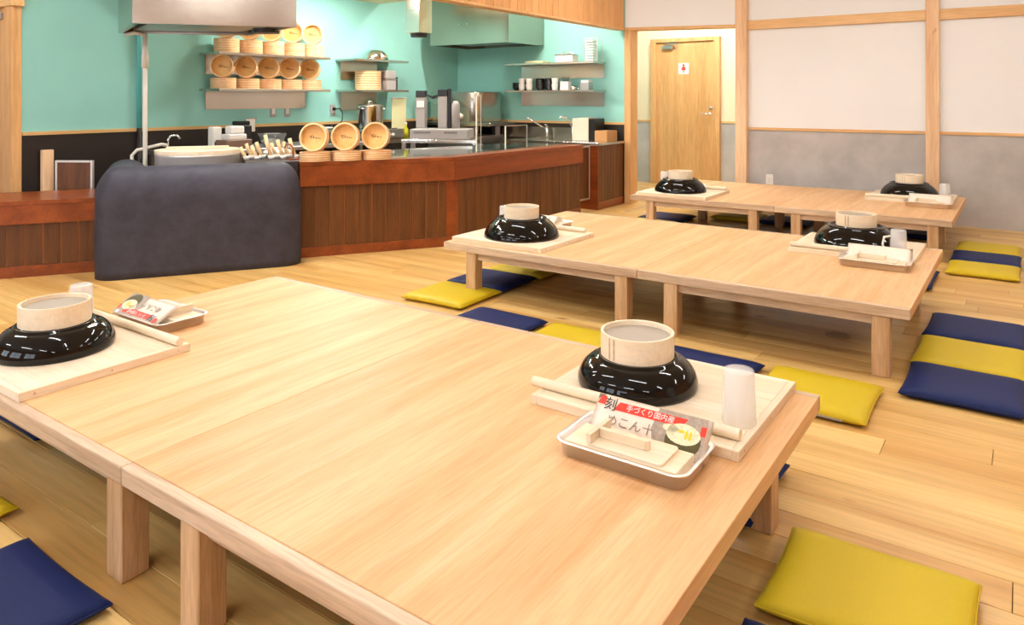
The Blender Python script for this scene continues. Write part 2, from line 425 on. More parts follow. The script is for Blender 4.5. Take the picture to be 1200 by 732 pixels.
for q in ((-.105, .105, -.4, -.385), (-.105, .105, .385, .4)): box(fb, *q, .0002, .003)
obj('frame', fb, M_STEELD, hf)

# ---------------------------------------------------------------- ceiling lamps
lampn = 0
def lamp(x, y, z, rz=0, ww=1.0, where='', hide=None):
    t = thing('ceiling_lamp', where, 'lamp', (x, y, z), rz, 'linear lamps on the ceiling')
    obj('housing', box(B(), -.62, .62, -.05, .05, -.03, 0, .004), M_LAMPH, t)
    obj('diffuser', box(B(), -.6, .6, -.035, .035, -.045, -.0295), M_LAMP, t)
    return t
proto = lamp(-2.75, 1.2, H_C, 0, where='slim white linear ceiling lamp over the dining tables, outside the picture')
def klamp(*a):
    r = dup(proto, *a)
    for c in r.children:
        if c.name.startswith('diffuser'): c.data = KD
    return r
KD = [c for c in proto.children if c.name.startswith('diffuser')][0].data.copy(); KD.materials.clear(); KD.materials.append(M_LAMPK)
rows = {-1.2: 'first', 1.2: 'second', 3.6: 'third', 6.0: 'last'}; lines = {-5.6: 'first', -2.75: 'second', -.5: 'third', 2.0: 'last'}
for x in (-5.6, -2.75, -.5, 2.0):
    for y in (-1.2, 1.2, 3.6, 6.0):
        if (x, y) == (-2.75, 1.2) or (x < -5 and y > 2): continue
        dup(proto, (x, y, H_C), 0, 'slim white linear ceiling lamp, %s row from the windows, %s line from the kitchen' % (rows[y], lines[x]))
klamp((-3.6, 8.7, H_C), 0, 'slim white ceiling lamp added to light the corridor by the door, outside the picture')  # added unseen lamp, brightens the corridor and door
dup(proto, (-1.4, 8.9, H_C), 0, 'slim white ceiling lamp added to light the far end of the corridor, outside the picture')  # second unseen lamp added for corridor light
klamp((-5.45, 5.0, 2.30), PI/2, 'slim white linear lamp under the low kitchen ceiling by the steamer shelf')
klamp((-4.5, 3.3, 2.30), PI/2+.5, 'slim white linear lamp under the low kitchen ceiling beside the large hood')
dup(proto, (-4.7, 1.95, H_C), 0, 'slim white linear ceiling lamp before the dark hearth, outside the picture')
klamp((-4.6, 6.6, H_C), 0, 'slim white linear lamp over the kitchen corner, outside the picture')

# ================================================================== low dining tables
TH, TT = .309, .046
def table(name_label, x0, x1, y0, y1, legs, group):
    t = thing('low_table', name_label, 'table', ((x0+x1)/2, (y0+y1)/2, 0), 0, group)
    hx, hy = (x1-x0)/2-.0008, (y1-y0)/2
    cx, cy = (x0+x1)/2, (y0+y1)/2
    top = obj('tabletop', box(B(), -hx, hx, -hy+.0305, hy-.0305, TH-TT, TH, .0015), W_TABLE, t)
    for s in (-1, 1):
        a, b = (-hy, -hy+.03) if s < 0 else (hy-.03, hy)
        e = B(); box(e, -hx, hx, a, b, TH-TT, TH, .004, 2)
        obj('edge_band', e, W_EDGE, t)
    obj('added_shade_sheet', box(B(), -hx+.002, hx-.002, -hy+.032, hy-.032, TH-TT-.0025, TH-TT-.0002), M_SHADE, t)  # added unseen sheet, its dark colour deepens the shade under the table
    lx = [l[0] for l in legs]; ya = min(l[1] for l in legs)-cy; yb = max(l[1] for l in legs)-cy
    xa, xb = min(lx)-cx, max(lx)-cx
    for lx_, ly_ in legs:
        obj('leg', box(B(), -.036, .036, -.036, .036, 0, TH-TT, .003), W_LEG, t, False, (lx_-cx, ly_-cy, 0))
    obj('apron', box(B(), xa+.036, xb-.036, ya-.012, ya+.012, TH-TT-.045, TH-TT), W_EDGE, t)
    obj('apron', box(B(), xa+.036, xb-.036, yb-.012, yb+.012, TH-TT-.045, TH-TT), W_EDGE, t)
    obj('side_rail', box(B(), xa-.012, xa+.012, ya+.036, yb-.036, TH-TT-.045, TH-TT), W_LEG, t)
    obj('side_rail', box(B(), xb-.012, xb+.012, ya+.036, yb-.036, TH-TT-.045, TH-TT), W_LEG, t)
    return t
G = 'low ash dining tables pushed together in pairs'
T1 = (-3.075, -1.79, -.503, .911, 2.335)
T2 = (-2.955, -1.648, -.395, 3.484, 4.985)
T3 = (-2.975, -1.685, -.43, 6.152, 7.70)
table('nearest low table, left half carrying the bowl at the left picture edge', T1[0], T1[1], T1[3], T1[4], [(-2.9, .965), (-1.86, .965), (-2.9, 2.09), (-1.9, 2.09)], G)
table('nearest low table, right half carrying the open steel tray with a packet', T1[1], T1[2], T1[3], T1[4], [(-1.53, .965), (-.60, .965), (-1.53, 2.09), (-.605, 2.09)], G)
table('middle low table, left half, green and navy cushions at its end', T2[0], T2[1], T2[3], T2[4], [(-2.75, 3.53), (-1.745, 3.53), (-2.75, 4.6), (-1.745, 4.6)], G)
table('middle low table, right half, by the navy and green cushion trio', T2[1], T2[2], T2[3], T2[4], [(-1.47, 3.53), (-.51, 3.53), (-1.47, 4.6), (-.51, 4.6)], G)
table('farthest low table, left half, in front of the wooden door', T3[0], T3[1], T3[3], T3[4], [(-2.79, 6.2), (-1.865, 6.2), (-2.6, 6.99), (-1.865, 6.99)], G)
table('farthest low table, right half, in front of the white wall', T3[1], T3[2], T3[3], T3[4], [(-1.52, 6.2), (-.555, 6.2), (-1.52, 6.99), (-.575, 6.99)], G)

# ================================================================== floor cushions
def cushion_mesh(mat):
    bm = B(); n = 18; hx, hy, h = .205, .215, .05
    def P(i, j, s):
        u, v = math.sin(PI/2*(-1+2*i/n)), math.sin(PI/2*(-1+2*j/n))
        e = max(0, (1-abs(u)**9)*(1-abs(v)**9))**.42
        pin = 1-.035*(1-max(abs(u), abs(v))**2*0)*0
        # the sides draw in slightly between the corners
        x = hx*u*(1-.035*(1-v*v)*abs(u)); y_ = hy*v*(1-.035*(1-u*u)*abs(v))
        z = h*.42+s*h*.5*e*(.86+.14*(1-u*u)*(1-v*v)) if s > 0 else h*.42-h*.42*e
        return (x, y_, z)
    top = [[bm.verts.new(P(i, j, 1)) for j in range(n+1)] for i in range(n+1)]
    bot = [[top[i][j] if i in (0, n) or j in (0, n) else bm.verts.new(P(i, j, -1)) for j in range(n+1)] for i in range(n+1)]
    for i in range(n):
        for j in range(n):
            bm.faces.new((top[i][j], top[i+1][j], top[i+1][j+1], top[i][j+1]))
            bm.faces.new((bot[i][j], bot[i][j+1], bot[i+1][j+1], bot[i+1][j]))
    me = bpy.data.meshes.new('cushion_cover'); bm.normal_update(); bm.to_mesh(me); bm.free(); me.materials.append(mat)
    for p in me.polygons: p.use_smooth = True
    pb = B(); pts = []
    for i in range(n): pts.append(P(i, 0, 1))
    for j in range(n): pts.append(P(n, j, 1))
    for i in range(n, 0, -1): pts.append(P(i, n, 1))
    for j in range(n, 0, -1): pts.append(P(0, j, 1))
    pts.append(pts[0]); tube(pb, pts, .0028, 6)
    pm = bpy.data.meshes.new('piping'); pb.to_mesh(pm); pb.free(); pm.materials.append(mat)
    for p in pm.polygons: p.use_smooth = True
    return me, pm
CM = {'g': cushion_mesh(M_GREEN), 'n': cushion_mesh(M_NAVY)}
def cushion(c, x, y, label, rz=0, sx=1, sy=1, z=0, tilt=0):
    t = thing('floor_cushion', label, 'cushion', (x, y, z), rz, 'mustard and navy floor cushions')
    t.rotation_euler = (tilt, 0, rz)
    t.scale = (sx, sy, 1)
    link('cover', CM[c][0], t); link('piping', CM[c][1], t)
    return t
# left end of the middle table
cushion('g', -2.82, 3.405, 'mustard floor cushion lying lowest of three at the middle table left end', .03, 1.08, .95)
cushion('n', -2.83, 3.815, 'navy floor cushion between two mustard ones at the middle table left end', .02, 1.08, .93)
cushion('g', -2.81, 4.23, 'mustard floor cushion behind the navy one at the middle table left end', .01, 1.1, .95)
# between the nearest and the middle table
cushion('n', -2.285, 3.09, 'navy floor cushion half hidden by the nearest table, before the middle table leg', -.02, 1.1, .85)
cushion('g', -1.79, 3.06, 'mustard floor cushion half hidden by the nearest table, left of the sieve', 0, 1.1, .98)
cushion('n', -1.17, 3.075, 'navy floor cushion peeping out behind the nearest black bowl', 0, 1.12, .98)
gz = cushion('g', -.685, 3.10, 'mustard floor cushion with a grey zip behind the nearest table right corner', .0, 1.05, .95)
obj('zipper', box(B(), -.12, .13, -.2125, -.205, .010, .019, .002), M_GREYP, gz)
# right end of the middle table
cushion('n', -.207, 4.385, 'navy floor cushion, farthest of the big trio right of the middle table', -.02, 1.03, 1.02)
cushion('g', -.207, 3.93, 'mustard floor cushion between two navy ones right of the middle table', -.01, 1.05, 1.02)
cushion('n', -.205, 3.50, 'navy floor cushion, nearest of the big trio right of the middle table', 0, 1.03, .97)
# right end of the farthest table
cushion('g', -.237, 6.80, 'mustard floor cushion, farthest of the small trio by the grey wall', -.01, 1.03, .98)
cushion('n', -.237, 6.375, 'navy floor cushion between two mustard ones near the grey wall', 0, 1.05, .98)
cushion('g', -.237, 5.96, 'mustard floor cushion, nearest of the small trio right of the farthest table', 0, 1.03, .96)
# foreground
cushion('g', -.298, 1.892, 'large mustard floor cushion in the foreground right of the nearest table', .02, 1.05, .86, .012)
cushion('n', -.30, 1.475, 'navy floor cushion cut off by the lower picture edge under a mustard one', .02, 1.05, .9)
cushion('n', -1.965, .652, 'navy floor cushion in the lower left foreground', 0, 1.08, 1.0)
cushion('g', -2.60, .70, 'mustard floor cushion showing only a sliver at the left picture edge', 0, 1.1, 1.0)
cushion('n', -3.01, 1.345, 'navy floor cushion under the nearest table left edge', 0, 1.05, 1.0)
cushion('n', -.835, 2.235, 'navy floor cushion edge showing behind the nearest table right leg', 0, 1.05, .95)
cushion('n', -.70, 5.46, 'navy floor cushion edge showing past the middle table right end', 0, 1.1, 1.25)
# under the farthest table
cushion('g', -2.9, 6.36, 'mustard floor cushion, mere sliver before the farthest table left leg', 0, 1.08, 1.0)
cushion('n', -2.90, 6.81, 'navy floor cushion at the farthest table left end', 0, 1.1, 1.0)
cushion('g', -2.33, 7.27, 'mustard floor cushion under the farthest table beyond its legs', 0, 1.08, 1.0)
cushion('n', -1.86, 7.25, 'navy floor cushion under the middle of the farthest table', 0, 1.08, 1.0)
cushion('n', -.79, 7.24, 'navy floor cushion under the farthest table right end', 0, 1.08, 1.0)

# ================================================================== place settings for kneading
BOW_R = .178
bowl_prof = [(.178, 0), (.1785, .006), (.176, .018), (.1695, .034), (.160, .048), (.148, .0615), (.135, .0725), (.123, .080), (.121, .081),
             (.120, .088), (.113, .0885), (.110, .080), (0, .079)]
bowl_in = [(0, .070), (.11, .070), (.135, .062), (.156, .038), (.168, .018), (.171, 0)]
deep_prof = [(.177, 0), (.1795, .010), (.1785, .026), (.172, .044), (.161, .060), (.147, .072), (.132, .0795), (.124, .081), (.120, .088), (.113, .0885), (.110, .080), (0, .079)]
def make_bowl(bowl_prof=bowl_prof):
    t = thing('kneading_bowl', '', 'bowl')
    obj('shell', lathe(B(), bowl_prof+bowl_in, 64, close=True), M_LACQ, t, True)
    return t
def make_sieve():
    t = thing('flour_sieve', '', 'sieve'); R = .110
    obj('hoop', lathe(B(), [(R-.008, 0), (R, 0), (R, .070), (R-.008, .070)], 56, close=True), W_SIEVE, t, False)
    obj('mesh_screen', lathe(B(), [(0, .053), (R-.008, .053), (R-.008, .055), (0, .055)], 56), M_MESH, t)
    obj('inner_hoop', lathe(B(), [(R-.014, .012), (R-.0082, .012), (R-.0082, .0525), (R-.014, .0525)], 56, close=True), W_SIEVE, t)
    s = B(); a = -1.95
    for k in range(2):
        aa = a+k*.16
        box(s, R-.0005, R+.0012, -.0025, .0025, .004, .066)
        bmesh.ops.rotate(s, verts=s.verts[-8:], matrix=Matrix.Rotation(aa, 3, 'Z'))
    obj('lap_seam', s, W_EDGE, t)
    return t
def make_cup():
    t = thing('plastic_cup', '', 'cup')
    obj('cup_wall', lathe(B(), [(.0435, 0), (.0445, .003), (.0395, .136), (.037, .141), (0, .141), (0, .1385), (.036, .1385), (.038, .134), (.0425, .002), (.0425, 0)], 40), M_CUP, t, True)
    return t
def make_pin():
    t = thing('rolling_pin', '', 'rolling pin')
    b = lathe(B(), [(0, -.312), (.013, -.312), (.0145, -.310), (.0145, .310), (.013, .312), (0, .312)], 24, Matrix.Rotation(PI/2, 4, 'Y'))
    o_ = obj('roller', b, W_PALE, t, False, (0, 0, .0146))
    return t
def make_board(w, d, th=.027):
    t = thing('kneading_board', '', 'board')
    n = 3
    for i in range(n):
        a, b = -d/2+.02+(d-.04)*i/n, -d/2+.02+(d-.04)*(i+1)/n
        obj('plank', box(B(), -w/2+.02, w/2-.02, a+.0003, b-.0003, 0, th, .001), W_PALE, t)
    for s in (-1, 1):
        obj('end_batten', box(B(), min(s*w/2, s*(w/2-.02)), max(s*w/2, s*(w/2-.02)), -d/2, d/2, 0, th, .0015), W_PALEY, t)
        obj('side_batten', box(B(), -w/2+.02, w/2-.02, min(s*d/2, s*(d/2-.02)), max(s*d/2, s*(d/2-.02)), 0, th, .0015), W_PALE, t)
    dw = B()
    for y_ in (-d*.42, 0, d*.42):
        for s in (-1, 1):
            lathe(dw, [(0, -.0004), (.0035, -.0004), (.0035, .0004), (0, .0004)], 10, Matrix.Translation((s*(w/2+.0002), y_, th*.5)) @ Matrix.Rotation(PI/2, 4, 'Y'))
    obj('dowel', dw, W_EDGE, t)
    return t
def make_tray():
    t = thing('steel_tray', '', 'tray'); hx, hy = .168, .104
    L = []
    def ring(hx_, hy_, r, z): return [(x, y_, z) for x, y_ in rrect(hx_, hy_, r, 5)]
    b = B()
    loft(b, [ring(hx-.014, hy-.014, .022, 0), ring(hx-.006, hy-.006, .03, .004), ring(hx-.002, hy-.002, .032, .036), ring(hx+.007, hy+.007, .038, .038),
             ring(hx+.008, hy+.008, .038, .0405), ring(hx+.001, hy+.001, .034, .041), ring(hx-.004, hy-.004, .032, .0385), ring(hx-.008, hy-.008, .03, .006), ring(hx-.016, hy-.016, .022, .002)])
    obj('pan', b, M_TRAY, t, True)
    return t
def make_guide():
    """cutting guide: a thick pale block under a thin board with an angled fence"""
    t = thing('cutting_guide', '', 'cutting guide')
    obj('base_block', box(B(), -.148, .148, -.057, .057, 0, .034, .0015), W_PALE, t)
    p = B(); prism(p, rrect(.100, .056, .014, 4, .012, 0), .0345, .0405); obj('guide_plate', p, W_PALE, t)
    f = B()
    # the fence: long bar and a short return, bevelled at the free end
    prism(f, [(-.0715, -.012), (.050, -.012), (.060, -.004), (.060, .002), (-.0715, .002)], .041, .064, .001)
    obj('fence', f, W_PALE, t)
    f = B(); prism(f, [(-.086, -.055), (-.0725, -.055), (-.0725, .054), (-.086, .054)], .041, .064, .001)
    obj('fence_return', f, W_PALEY, t)
    return t
def make_packet():
    t = thing('flour_packet', '', 'packet'); hx, hy = .158, .058
    b = B(); n, m = 16, 8
    def Pt(i, j, s):
        u, v = -1+2*i/n, -1+2*j/m
        return (hx*u, hy*v, s*.011*max(0, (1-abs(u)**6)*(1-v**4))**.6)
    T = [[b.verts.new(Pt(i, j, 1)) for j in range(m+1)] for i in range(n+1)]
    Bt = [[T[i][j] if i in (0, n) or j in (0, m) else b.verts.new(Pt(i, j, -1)) for j in range(m+1)] for i in range(n+1)]
    for i in range(n):
        for j in range(m):
            b.faces.new((T[i][j], T[i+1][j], T[i+1][j+1], T[i][j+1])); b.faces.new((Bt[i][j], Bt[i][j+1], Bt[i+1][j+1], Bt[i+1][j]))
    obj('pouch', b, M_PACK, t, True)
    z = .0122
    def quad(name, mat, pts, zz=z):
        q = B(); prism(q, pts, zz-.0004, zz); return obj(name, q, mat, t)
    quad('grey_print', M_PACKG, [(.03, -.054), (.150, -.054), (.150, .054), (.02, .054), (.012, .0)], z-.0001)
    quad('red_band', M_RED, [(-.100, .020), (.085, .020), (.10, .043), (-.088, .043)])
    quad('red_patch', M_RED, [(-.150, .028), (-.128, .028), (-.128, .050), (-.143, .050)])
    quad('red_patch', M_RED, [(.136, .010), (.150, .010), (.150, .034), (.136, .034)])
    ell = lambda cx, cy, a, bb, n_=20: [(cx+a*math.cos(2*PI*i/n_), cy+bb*math.sin(2*PI*i/n_)) for i in range(n_)]
    quad('bowl_print', M_FOODG, ell(.098, -.012, .046, .040), z+.0002)
    quad('noodle_print', M_FOODW, ell(.096, .004, .044, .026), z+.0005)
    quad('noodle_print', M_FOODW, ell(.062, .012, .022, .010), z+.0005)
    for k, (cx, cy, a, bb) in enumerate(((.104, .004, .004, .012), (.114, .003, .004, .012), (.090, .010, .009, .004))):
        quad('garnish_print', M_FOODY, ell(cx, cy, a, bb, 10), z+.0008)
    def words(name, s, size, x, y_, mat, sy=1.0):
        me = text_mesh(s, size); me.materials.clear(); me.materials.append(mat)
        o_ = link(name, me, t, (x, y_, z+.0006)); o_.scale = (1, sy, 1)
    words('lettering', '手づくり国内産', .019, .0, .0312, M_PAPER)
    words('lettering', '刻', .036, -.112, .030, M_INK)
    words('lettering', 'めこん十', .034, -.045, -.010, M_INKG, .9)
    return t
ZT = TH; ZB = TH+.027
def setting(board, bp, bs, cup, pin, tray, rot, who, first, where, guide_rot=0, packflat=False, sieve_on=None):
    L = lambda what: what+' '+where
    def put(o, loc, rz, label, g, s):
        o.location = loc; o.rotation_euler = (o.rotation_euler.x, o.rotation_euler.y, rz); o['label'] = label; o['group'] = g
        if s: o.scale = (s,)*3
        return o
    global PB
    if first:
        PB = dict(bowl=make_bowl(deep_prof), sieve=make_sieve(), cup=make_cup(), pin=make_pin(), tray=make_tray(), guide=make_guide(), packet=make_packet())
        use = lambda k, loc, rz, label, g, s=None: put(PB[k], loc, rz, label, g, s)
    else:
        use = lambda k, loc, rz, label, g, s=None: dup(PB[k], loc, rz, label, g, s)
    x0, x1, y0, y1 = board
    key = (round(x1-x0, 3), round(y1-y0, 3))
    if key not in BOARDS: bd = BOARDS[key] = make_board(x1-x0, y1-y0); bd.location = ((x0+x1)/2, (y0+y1)/2, ZT); bd['label'] = L('pale wooden kneading board'); bd['group'] = 'kneading boards'
    else: bd = dup(BOARDS[key], ((x0+x1)/2, (y0+y1)/2, ZT), 0, L('pale wooden kneading board'), 'kneading boards')
    if bs > 1.2 and 'wide' not in PB:
        PB['wide'] = make_bowl()
        put(PB['wide'], (bp[0], bp[1], ZB), rot, L('wide glossy black kneading bowl turned upside down'), 'upturned black bowls', bs)
    elif bs > 1.2: dup(PB['wide'], (bp[0], bp[1], ZB), rot, L('wide glossy black kneading bowl turned upside down'), 'upturned black bowls', bs)
    else: use('bowl', (bp[0], bp[1], ZB), rot, L('glossy black kneading bowl turned upside down'), 'upturned black bowls', bs)
    sx, sy = sieve_on or bp
    use('sieve', (sx, sy, ZB+.0887*bs), rot, L('round bent-wood flour sieve on the black bowl'), 'bent-wood sieves', 1.0)
    use('cup', (cup[0], cup[1], ZB if cup[2] else ZT), rot, L('frosted plastic cup upside down'), 'plastic cups')
    use('pin', (pin[0], pin[1], ZB), 0, L('pale wooden rolling pin along the board edge'), 'rolling pins')
    tr = use('tray', (tray[0], tray[1], ZT), rot, L('shallow steel tray'), 'steel trays')
    s = 1 if rot == 0 else -1
    use('guide', (tray[0]-s*.004, tray[1]-s*.030, ZT+.0025), rot, L('pale fenced cutting guide in the tray'), 'cutting guides')
    if packflat:
        p = use('packet', (tray[0]+s*.045, tray[1]+s*.040, ZT+.049), rot, L('printed flour packet resting on the tray'), 'flour packets')
        p.rotation_euler = (-.52, 0, rot)
    else:
        p = use('packet', (tray[0]+.006*s, tray[1]+s*.066, ZT+.047), rot, L('printed flour packet leaning in the tray'), 'flour packets')
        p.rotation_euler = (.78+(0 if first else PI), 0, rot+.01)
BOARDS = {}
setting((-1.182, -.572, 1.785, 2.325), (-.964, 2.041), 1.0, (-.625, 1.95, True), (-.90, 1.845), (-.795, 1.668), 0, 0, True, 'at the right end of the nearest table')
setting((-3.02, -2.41, .93, 1.468), (-2.75, 1.175), 1.03, (-3.0, 1.375, True), (-2.723, 1.43), (-2.82, 1.592), PI, 0, False, 'at the left end of the nearest table', packflat=True)
setting((-2.93, -2.27, 3.535, 4.16), (-2.585, 3.80), 1.32, (-2.85, 4.0, True), (-2.62, 4.12), (-2.72, 4.29), PI, 0, False, 'at the left end of the middle table', packflat=True)
setting((-1.13, -.48, 4.41, 4.975), (-.815, 4.70), 1.30, (-.57, 4.515, True), (-.81, 4.44), (-.65, 4.295), 0, 0, False, 'at the right end of the middle table')
setting((-2.93, -2.27, 6.17, 6.80), (-2.62, 6.47), 1.32, (-2.9, 6.76, True), (-2.60, 6.765), (-2.72, 6.93), PI, 0, False, 'at the left end of the farthest table', packflat=True)
setting((-1.15, -.49, 7.03, 7.63), (-.84, 7.33), 1.30, (-.555, 7.15, True), (-.84, 7.07), (-.65, 6.89), 0, 0, False, 'at the right end of the farthest table')

# ================================================================== counter
O2 = Vector((-4.44, 3.61)); A57 = math.radians(57); U = Vector((math.cos(A57), math.sin(A57))); N = Vector((U.y, -U.x))
def un(u, n): p = O2+U*u+N*n; return (p.x, p.y)
CZ, CA = .72, .535
C0 = -.012; C1 = 1.175
corner = Vector((-3.80, 4.60)); rend = Vector((-3.725, 6.55))
cn = thing('counter', 'long reddish-brown wooden kitchen counter with plank front beside the dark hearth', 'counter', (corner.x, corner.y, 0))
def loc(p): return (p[0]-corner.x, p[1]-corner.y)
def lp(poly): return [loc(p) for p in poly]
uv = (rend-corner).normalized(); nv = Vector((uv.y, -uv.x))
def rr(a, n): p = corner+uv*a+nv*n; return (p.x, p.y)
cu_ = lambda n: un(C1+n*.27, n)          # mitred corner
# carcass
obj('carcass', prism(B(), lp([un(C0, -.0062), cu_(-.0062), rr(1.95, -.0062), rr(1.95, -.60), un(C1-.3, -.62), un(C0, -.62)]), 0, .688), W_SEAMLIT, cn)
# top border boards and reflecting inner worktop
ob = obj('top_board', prism(B(), lp([un(C0-.01, .03), cu_(.03), cu_(-.13), un(C0-.01, -.13)]), CZ-.03, CZ, .002), W_RED, cn); 
obj('top_board', prism(B(), lp([cu_(.03), rr(1.96, .03), rr(1.96, -.20), cu_(-.13)]), CZ-.03, CZ, .002), W_REDY, cn)
obj('worktop', prism(B(), lp([un(C0+.3, -.131), cu_(-.131), rr(1.95, -.201), rr(1.95, -.72), un(C1-.42, -1.0), un(C0+.3, -1.0)]), CZ-.03, CZ-.003), M_TOP, cn)
ap = obj('apron_board', prism(B(), lp([un(C0-.01, .028), cu_(.028), cu_(-.01), un(C0-.01, -.01)]), CA, CZ-.0305, .002), W_RED, cn)
obj('apron_board', prism(B(), lp([cu_(.028), rr(1.955, .028), rr(1.955, -.01), cu_(-.01)]), CA, CZ-.0305, .002), W_REDY, cn)
obj('plinth', prism(B(), lp([un(C0, .004), cu_(.004), cu_(-.019), un(C0, -.019)]), 0, .075, .002), W_RED, cn)
obj('plinth', prism(B(), lp([cu_(.004), rr(1.95, .004), rr(1.95, -.019), cu_(-.019)]), 0, .075, .002), W_REDY, cn)
obj('corner_post', prism(B(), lp([un(C1-.055, .003), cu_(.003), rr(.06, .003), rr(.06, -.019), cu_(-.019), un(C1-.055, -.019)]), .0755, CA), W_RED, cn)
u = C0
while u < C1-.06:
    u1 = min(u+.107, C1-.056)
    obj('front_board', prism(B(), lp([un(u+.0022, -.002), un(u1-.0022, -.002), un(u1-.0022, -.006), un(u+.0022, -.006)]), .0755, CA-.0005, .0018), W_DARK, cn); u = u1
a = .061
while a < 1.94:
    a1 = min(a+.107, 1.95)
    obj('front_board', prism(B(), lp([rr(a+.0022, -.002), rr(a1-.0022, -.002), rr(a1-.0022, -.006), rr(a+.0022, -.006)]), .0755, CA-.0005, .0018), W_DARK, cn); a = a1
for o_ in cn.children:   # grain along each run
    pass
st = tag(obj('stone_slab', prism(B(), [un(-.40, -.62), un(C0-.012, -.62), un(C0-.012, -.062), un(-.40, -.062)][::-1], 0, .722, .004), M_STONE), 'dark stone slab between the hearth and the brown counter', 'slab')

# low counter on the left
lc = thing('low_counter', 'low reddish-brown wooden counter left of the dark hearth', 'counter', un(-1.9, -.1)+(0,))
lo_ = Vector(un(-1.9, -.1))
ll = lambda poly: [(p[0]-lo_.x, p[1]-lo_.y) for p in poly]
LA, LB, ln = -3.2, -1.372, -.085
obj('carcass', prism(B(), ll([un(LA, ln-.0062), un(LB, ln-.0062), un(LB, ln-.52), un(LA, ln-.52)]), 0, .484), W_SEAMLIT, lc)
obj('top_board', prism(B(), ll([un(LA, ln+.028), un(LB, ln+.028), un(LB, ln-.54), un(LA, ln-.54)]), .485, .513, .002), W_RED, lc)
obj('apron_board', prism(B(), ll([un(LA, ln+.026), un(LB, ln+.026), un(LB, ln-.019), un(LA, ln-.019)]), .357, .4845, .002), W_RED, lc)
obj('plinth', prism(B(), ll([un(LA, ln+.004), un(LB, ln+.004), un(LB, ln-.019), un(LA, ln-.019)]), 0, .075, .002), W_RED, lc)
u = LB
while u > LA+.02:
    u1 = u-.105
    obj('front_board', prism(B(), ll([un(u1+.0022, ln-.002), un(u-.0022, ln-.002), un(u-.0022, ln-.006), un(u1+.0022, ln-.006)]), .0755, .3565, .0018), W_DARK, lc); u = u1

# hearth
he = thing('hearth', 'big rounded charcoal plaster hearth wall around the steel cauldron', 'hearth', un(-.685, -.2)+(0,), A57)
def l_outline(d, r):
    uL, uR, nF, nI, uI, nB = -.668+d, .662-d, .45-d, .15+d, -.368-d, -.52+d
    r = min(r, (.30-2*d)/2*.98)
    P = [(uL, -nF), (uR, -nF), (uR, -nI), (uI, -nI), (uI, -nB), (uL, -nB)]
    out = []
    for i in range(6):
        p, q, t_ = Vector(P[i-1]), Vector(P[i]), Vector(P[(i+1) % 6])
        e1, e2 = (p-q).normalized(), (t_-q).normalized()
        rr_ = r if i != 3 else .04+d
        c_ = q+(e1+e2)*rr_; a0, a1 = q+e1*rr_-c_, q+e2*rr_-c_
        for k in range(9):
            f_ = k/8; ang = PI/2*f_
            out.append(tuple(c_+a0*math.cos(ang)+a1*math.sin(ang)))
    return out
hb = B(); loops = []
for d, z in [(0, 0), (0, .05), (-.002, .3), (0, .50)]: loops.append([(x, y_, z) for x, y_ in l_outline(d, .14)])
for i in range(1, 15):
    a_ = PI/2*i/14; d = .142*(1-math.cos(a_)); loops.append([(x, y_, .50+.232*math.sin(a_)) for x, y_ in l_outline(d, .14)])
loft(hb, loops, True, True)
for v in hb.verts:
    if v.co.x < -.4 and v.co.z > .515:
        f_ = min(1, (v.co.z-.515)/.05); f_ = f_*f_*(3-2*f_)
        v.co.x -= .045*f_*min(1, (-.4-v.co.x)/.2)*min(1, max(0, v.co.y+.35)/.3)
bmesh.ops.recalc_face_normals(hb, faces=hb.faces[:])
obj('plaster_wall', hb, M_HEARTH, he, True)
# cauldron
cx_, cy_ = un(-.73, -.40)
ca = thing('cauldron', 'large steel cauldron with a pale wooden lid set into the dark hearth', 'cauldron', (cx_, cy_, 0), A57)
cb = B(); lathe(cb, [(0, 0), (.22, 0), (.28, .06), (.297, .30), (.297, .765), (.303, .775), (.297, .78), (.29, .76), (.285, .45), (0, .42)], 56)
obj('pot', cb, M_POT, ca, True)
for s in (-1, 1):
    lb = B()
    pts = [(0, 0)]+[(.30*math.sin(PI*i/24), -.30*math.cos(PI*i/24)) for i in range(25)]
    pts = [(s*x, y_*s) for x, y_ in pts[1:]]
    prism(lb, pts, .7805, .808, .002)
    obj('lid_half', lb, W_PALE, ca, False, (s*.001, 0, 0))
hnd = B(); box(hnd, -.22, .22, -.03, .03, .8085, .83, .003)
obj('lid_batten', hnd, W_PALEY, ca)

# ================================================================== gates
def gate(name_label, p0, p1, z0, z1, post=None):
    p0, p1 = Vector(p0), Vector(p1); L = (p1-p0).length; ang = math.atan2((p1-p0).y, (p1-p0).x)
    t = thing('swing_gate', name_label, 'gate', (p0.x, p0.y, 0), ang)
    obj('panel', box(B(), .012, L-.012, -.008, .008, z0+.012, z1-.012), W_DARK, t)
    for q in ((0, .018, z0, z1), (L-.018, L, z0, z1), (.018, L-.018, z0, z0+.018), (.018, L-.018, z1-.018, z1)):
        obj('frame_bar', box(B(), q[0], q[1], -.013, .013, q[2], q[3], .003), M_ALU, t)
    return t
g1 = gate('brown swing gate in an aluminium frame behind the low counter', (-6.075, 2.60), (-5.83, 2.76), .03, .722)
pp = thing('gate_post', 'short pale wooden post at the left of the swing gate', 'post', (-6.15, 2.57, 0))
obj('shaft', box(B(), -.02, .02, -.04, .04, 0, .80, .003), W_POST, pp)
g2 = gate('brown swing gate between the counter end and the right cabinet', (-3.86, 6.57), (-3.84, 6.935), .11, .685)
